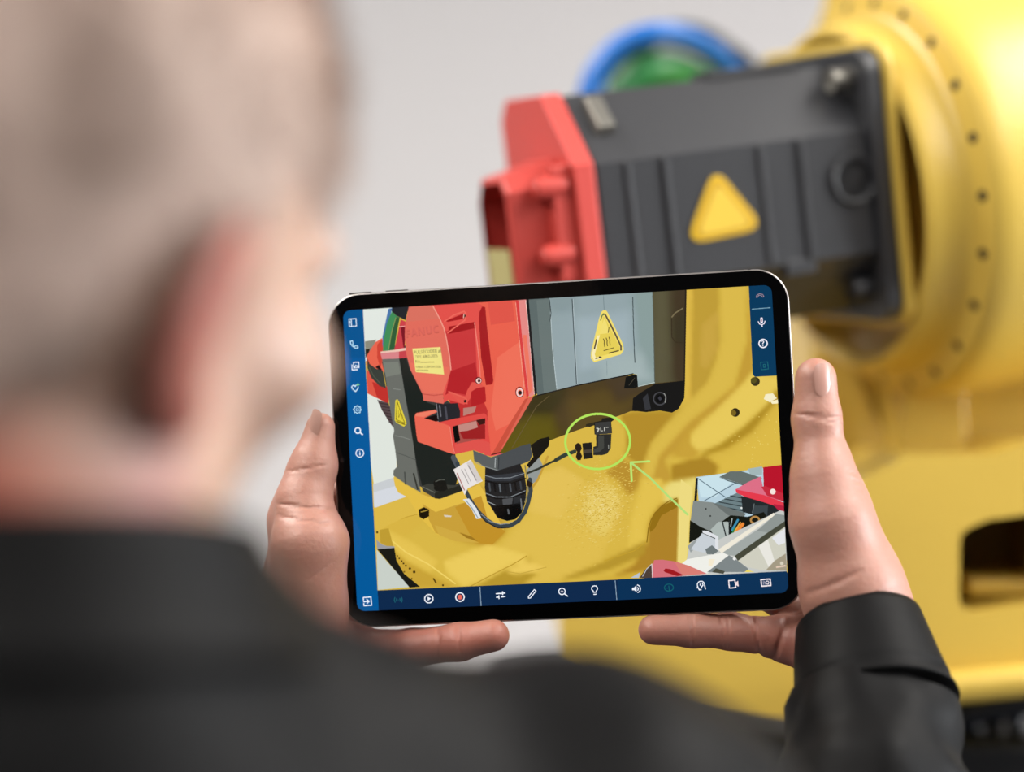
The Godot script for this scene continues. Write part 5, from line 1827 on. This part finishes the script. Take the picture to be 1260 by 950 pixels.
func paint_bars() -> void:
	# side bar, bottom bar, call panel
	pg("0f2a4d", [6, 1347, 1022, 1347, 2044, 1342, 2084, 1446, 2077, 1560, -1, 1492])
	pg("0b3156", [1253, 1345, 2044, 1342, 2077, 1560, 1244, 1525])
	pg("04599a", [-45, -51, 98, -19, 98, 232, 104, 1477, -43, 1548])
	pg("04548f", [-45, -51, 98, -19, 98, 232, 21, 227])
	pg("07395c", [1943, -85, 2093, -75, 2065, 427, 1947, 427, 1938, 416])
	ln("7fa9bd", 3.5, [1952, 109, 2036, 107])
	ln("8fa6bb", 3.5, [597, 1353, 598, 1442])
	ln("8fa6bb", 3.5, [1241, 1351, 1244, 1439])
	var u := "f2f6ff"
	icon([45, 60], [[-4.4, -4.6, 4.4, -4.6, 4.4, 4.6, -4.4, 4.6, -4.4, -4.6], [-1.8, -4.4, -1.8, 4.4], [-4.6, -1.0, -3.0, -1.0]], "e6f4ff", 4.6)
	icon([46, 166], [[-4.4, -4.4, -1.8, -4.6, -1.0, -1.4, -2.0, -0.2, 0.8, 2.6, 2.2, 1.4, 4.8, 2.4, 4.6, 4.6, 1.4, 4.6, -2.4, 1.6, -4.2, -1.6, -4.4, -4.4]], "c4ecff", 4.0)
	icon([49, 268], [[-2.6, -4.2, 4.2, -4.2, 4.2, 2.6, -2.6, 2.6, -2.6, -4.2], [-4.6, -1.4, -4.6, 5.0, 2.2, 5.0], [-2.0, 2.2, 0.2, -0.4, 1.6, 1.0, 2.4, 0.2, 3.8, 2.0]], u, 4.4)
	icon([42, 375], [[0.0, 4.4, -4.2, 0.0, -4.2, -2.2, -2.6, -3.6, -0.8, -3.2, 0.0, -1.8, 0.8, -3.2, 1.6, -3.6], [0.0, 4.4, 3.4, 0.8, 3.8, -1.0]], "d6f1ff", 4.6)
	icon([42, 375], [[2.2, -3.6, 5.4, -4.2], [3.6, -5.2, 3.6, -2.6]], "8fe08a", 4.0)
	var g := []
	for i in 33:
		var r := 4.9 if i % 4 < 2 else 3.7
		g.append_array([r * cos(TAU * i / 32), r * sin(TAU * i / 32)])
	icon([47, 479], [g], "c9f0ff", 3.6)
	rg("c9f0ff", 2.8, [47, 479], 6.0)
	rg(u, 6.0, [44, 579], 13.2)
	icon([44, 579], [[2.6, 2.4, 5.6, 5.2]], u, 7.0)
	rg(u, 4.6, [49, 688], 18.6)
	icon([49, 688], [[0.0, -0.6, 0.0, 2.2], [0.0, -2.4, 0.0, -2.3]], u, 5.0)
	icon([51, 1397], [[-4.8, -2.0, -4.6, -5.0, 4.8, -5.2, 5.0, 5.0, -4.6, 5.2, -4.6, 2.2], [-4.6, 0.0, 2.0, 0.0], [-0.4, -2.4, 2.2, 0.0, -0.4, 2.4]], u, 5.2)
	# call panel
	icon([1991, 50], [[-4.6, 1.0, -3.6, 1.6, -2.0, 0.4, -2.0, -0.8, 0.0, -1.2, 2.0, -0.8, 2.0, 0.4, 3.6, 1.4, 4.8, 0.6, 3.6, -1.8, 0.0, -3.0, -3.4, -1.6, -4.6, 1.0]], "a98f9c", 3.0)
	icon([1993, 171], [[0.0, -3.8, 0.0, 0.2]], "f6eefa", 12.0)
	icon([1993, 171], [[0.0, -3.4, 0.0, -0.6]], "8f2f48", 3.0)
	icon([1993, 171], [[-4.0, -0.4, -3.0, 2.4, 0.0, 3.6, 3.0, 2.4, 4.0, -0.6], [0.0, 3.6, 0.4, 6.0]], "f2eaf8", 4.4)
	rg("f6f2fc", 6.0, [1994, 273], 19.0)
	words("f6f2fc", "?", [1986, 285], 25.6, -0.06, 1.0, true)
	icon([1994, 378], [[-4.2, -4.4, 4.2, -4.6, 4.6, 4.2, -4.0, 4.6, -4.2, -4.4], [-1.2, -1.6, 1.2, -1.6, 1.2, 1.8, -1.2, 1.8, -1.2, -1.6]], "1f6a74", 3.4)
	# bottom bar
	icon([201, 1396], [[-4.0, -3.0, -5.0, 0.0, -4.0, 3.0], [4.0, -3.0, 5.0, 0.0, 4.0, 3.0], [-2.0, -1.6, -2.4, 0.0, -2.0, 1.6], [2.0, -1.6, 2.4, 0.0, 2.0, 1.6], [0.0, 0.0, 0.0, 0.1]], "1d6370", 4.0)
	rg(u, 5.4, [349, 1397], 19.8)
	var q := shifted([349, 1397], [-1.6, -2.6, 2.8, 0.0, -1.6, 2.6])
	pg(u, q)
	rg(u, 5.6, [499, 1396], 20.2)
	dk("e8695c", [499, 1396], 11.6)
	icon([694, 1396], [[-5.2, -2.2, 1.2, -2.4], [5.4, -2.6, 3.0, -2.6], [-5.2, 2.2, -2.6, 2.0], [0.8, 2.0, 5.4, 1.6], [2.6, -4.2, 2.6, -0.8], [-2.2, 0.4, -2.2, 3.8]], u, 5.6)
	icon([844, 1395], [[-4.6, 3.4, 3.0, -5.0, 5.0, -3.2, -2.4, 5.2, -4.6, 5.2, -4.6, 3.4]], u, 4.6)
	rg(u, 5.0, [987, 1390], 15.1)
	icon([987, 1390], [[3.0, 3.0, 6.4, 6.0]], u, 6.0)
	icon([987, 1390], [[-1.4, 0.0, 1.4, 0.0], [0.0, -1.4, 0.0, 1.4]], "d8d4dc", 3.4)
	icon([1142, 1389], [[-1.6, 3.0, -1.8, 1.4, -3.6, -0.6, -3.6, -2.6, -2.0, -4.4, 0.0, -4.8, 2.2, -4.4, 3.6, -2.4, 3.4, -0.4, 2.0, 1.4, 1.8, 3.0, -1.6, 3.0], [-1.2, 5.6, 1.6, 5.4]], u, 4.8)
	var h := shifted([1339, 1393], [-5.2, -1.4, -2.8, -1.6, 0.2, -4.4, 0.4, 4.4, -2.6, 1.6, -5.2, 1.6])
	pg(u, h)
	icon([1339, 1393], [[1.6, -1.6, 2.6, 0.0, 1.6, 1.8], [1.6, -4.6, 4.2, -3.0, 5.0, 0.0, 4.2, 3.0, 1.6, 4.6]], u, 4.6)
	rg("14606a", 4.4, [1492, 1394], 21.0, 16.3)
	icon([1492, 1394], [[0.0, -2.0, 0.4, 3.6], [-3.0, 0.4, -1.6, 0.4]], "14606a", 4.0)
	rg(u, 4.8, [1643, 1388], 17.1, 0.0, 2.6, 6.6)
	icon([1643, 1388], [[4.4, 1.0, 5.0, 5.0], [-4.0, 2.0, -4.8, 3.2, -3.2, 3.6, -2.4, 5.8, -0.2, 5.6], [1.8, -2.0, 2.4, 0.4, 0.4, 2.4, 0.6, 3.6], [-1.0, -1.0, -1.0, 0.4]], u, 4.8)
	icon([1794, 1391], [[-5.4, -4.4, 2.2, -4.8, 2.6, 4.2, -5.0, 4.6, -5.4, -4.4]], "fbeff2", 5.2)
	pg("f2dcdc", shifted([1794, 1391], [2.6, -1.6, 5.8, -3.8, 6.2, 3.2, 2.8, 1.4]))
	icon([1945, 1391], [[-5.6, -3.8, 5.4, -4.2, 5.8, 3.6, -5.2, 4.0, -5.6, -3.8]], "fbeff2", 5.8)
	rg("fbeff2", 3.6, [1952, 1391], 7.0)
	icon([1945, 1391], [[-3.0, -1.8, -2.8, 2.0], [-1.4, -1.8, -1.2, 2.0]], "b9b4c4", 3.0)
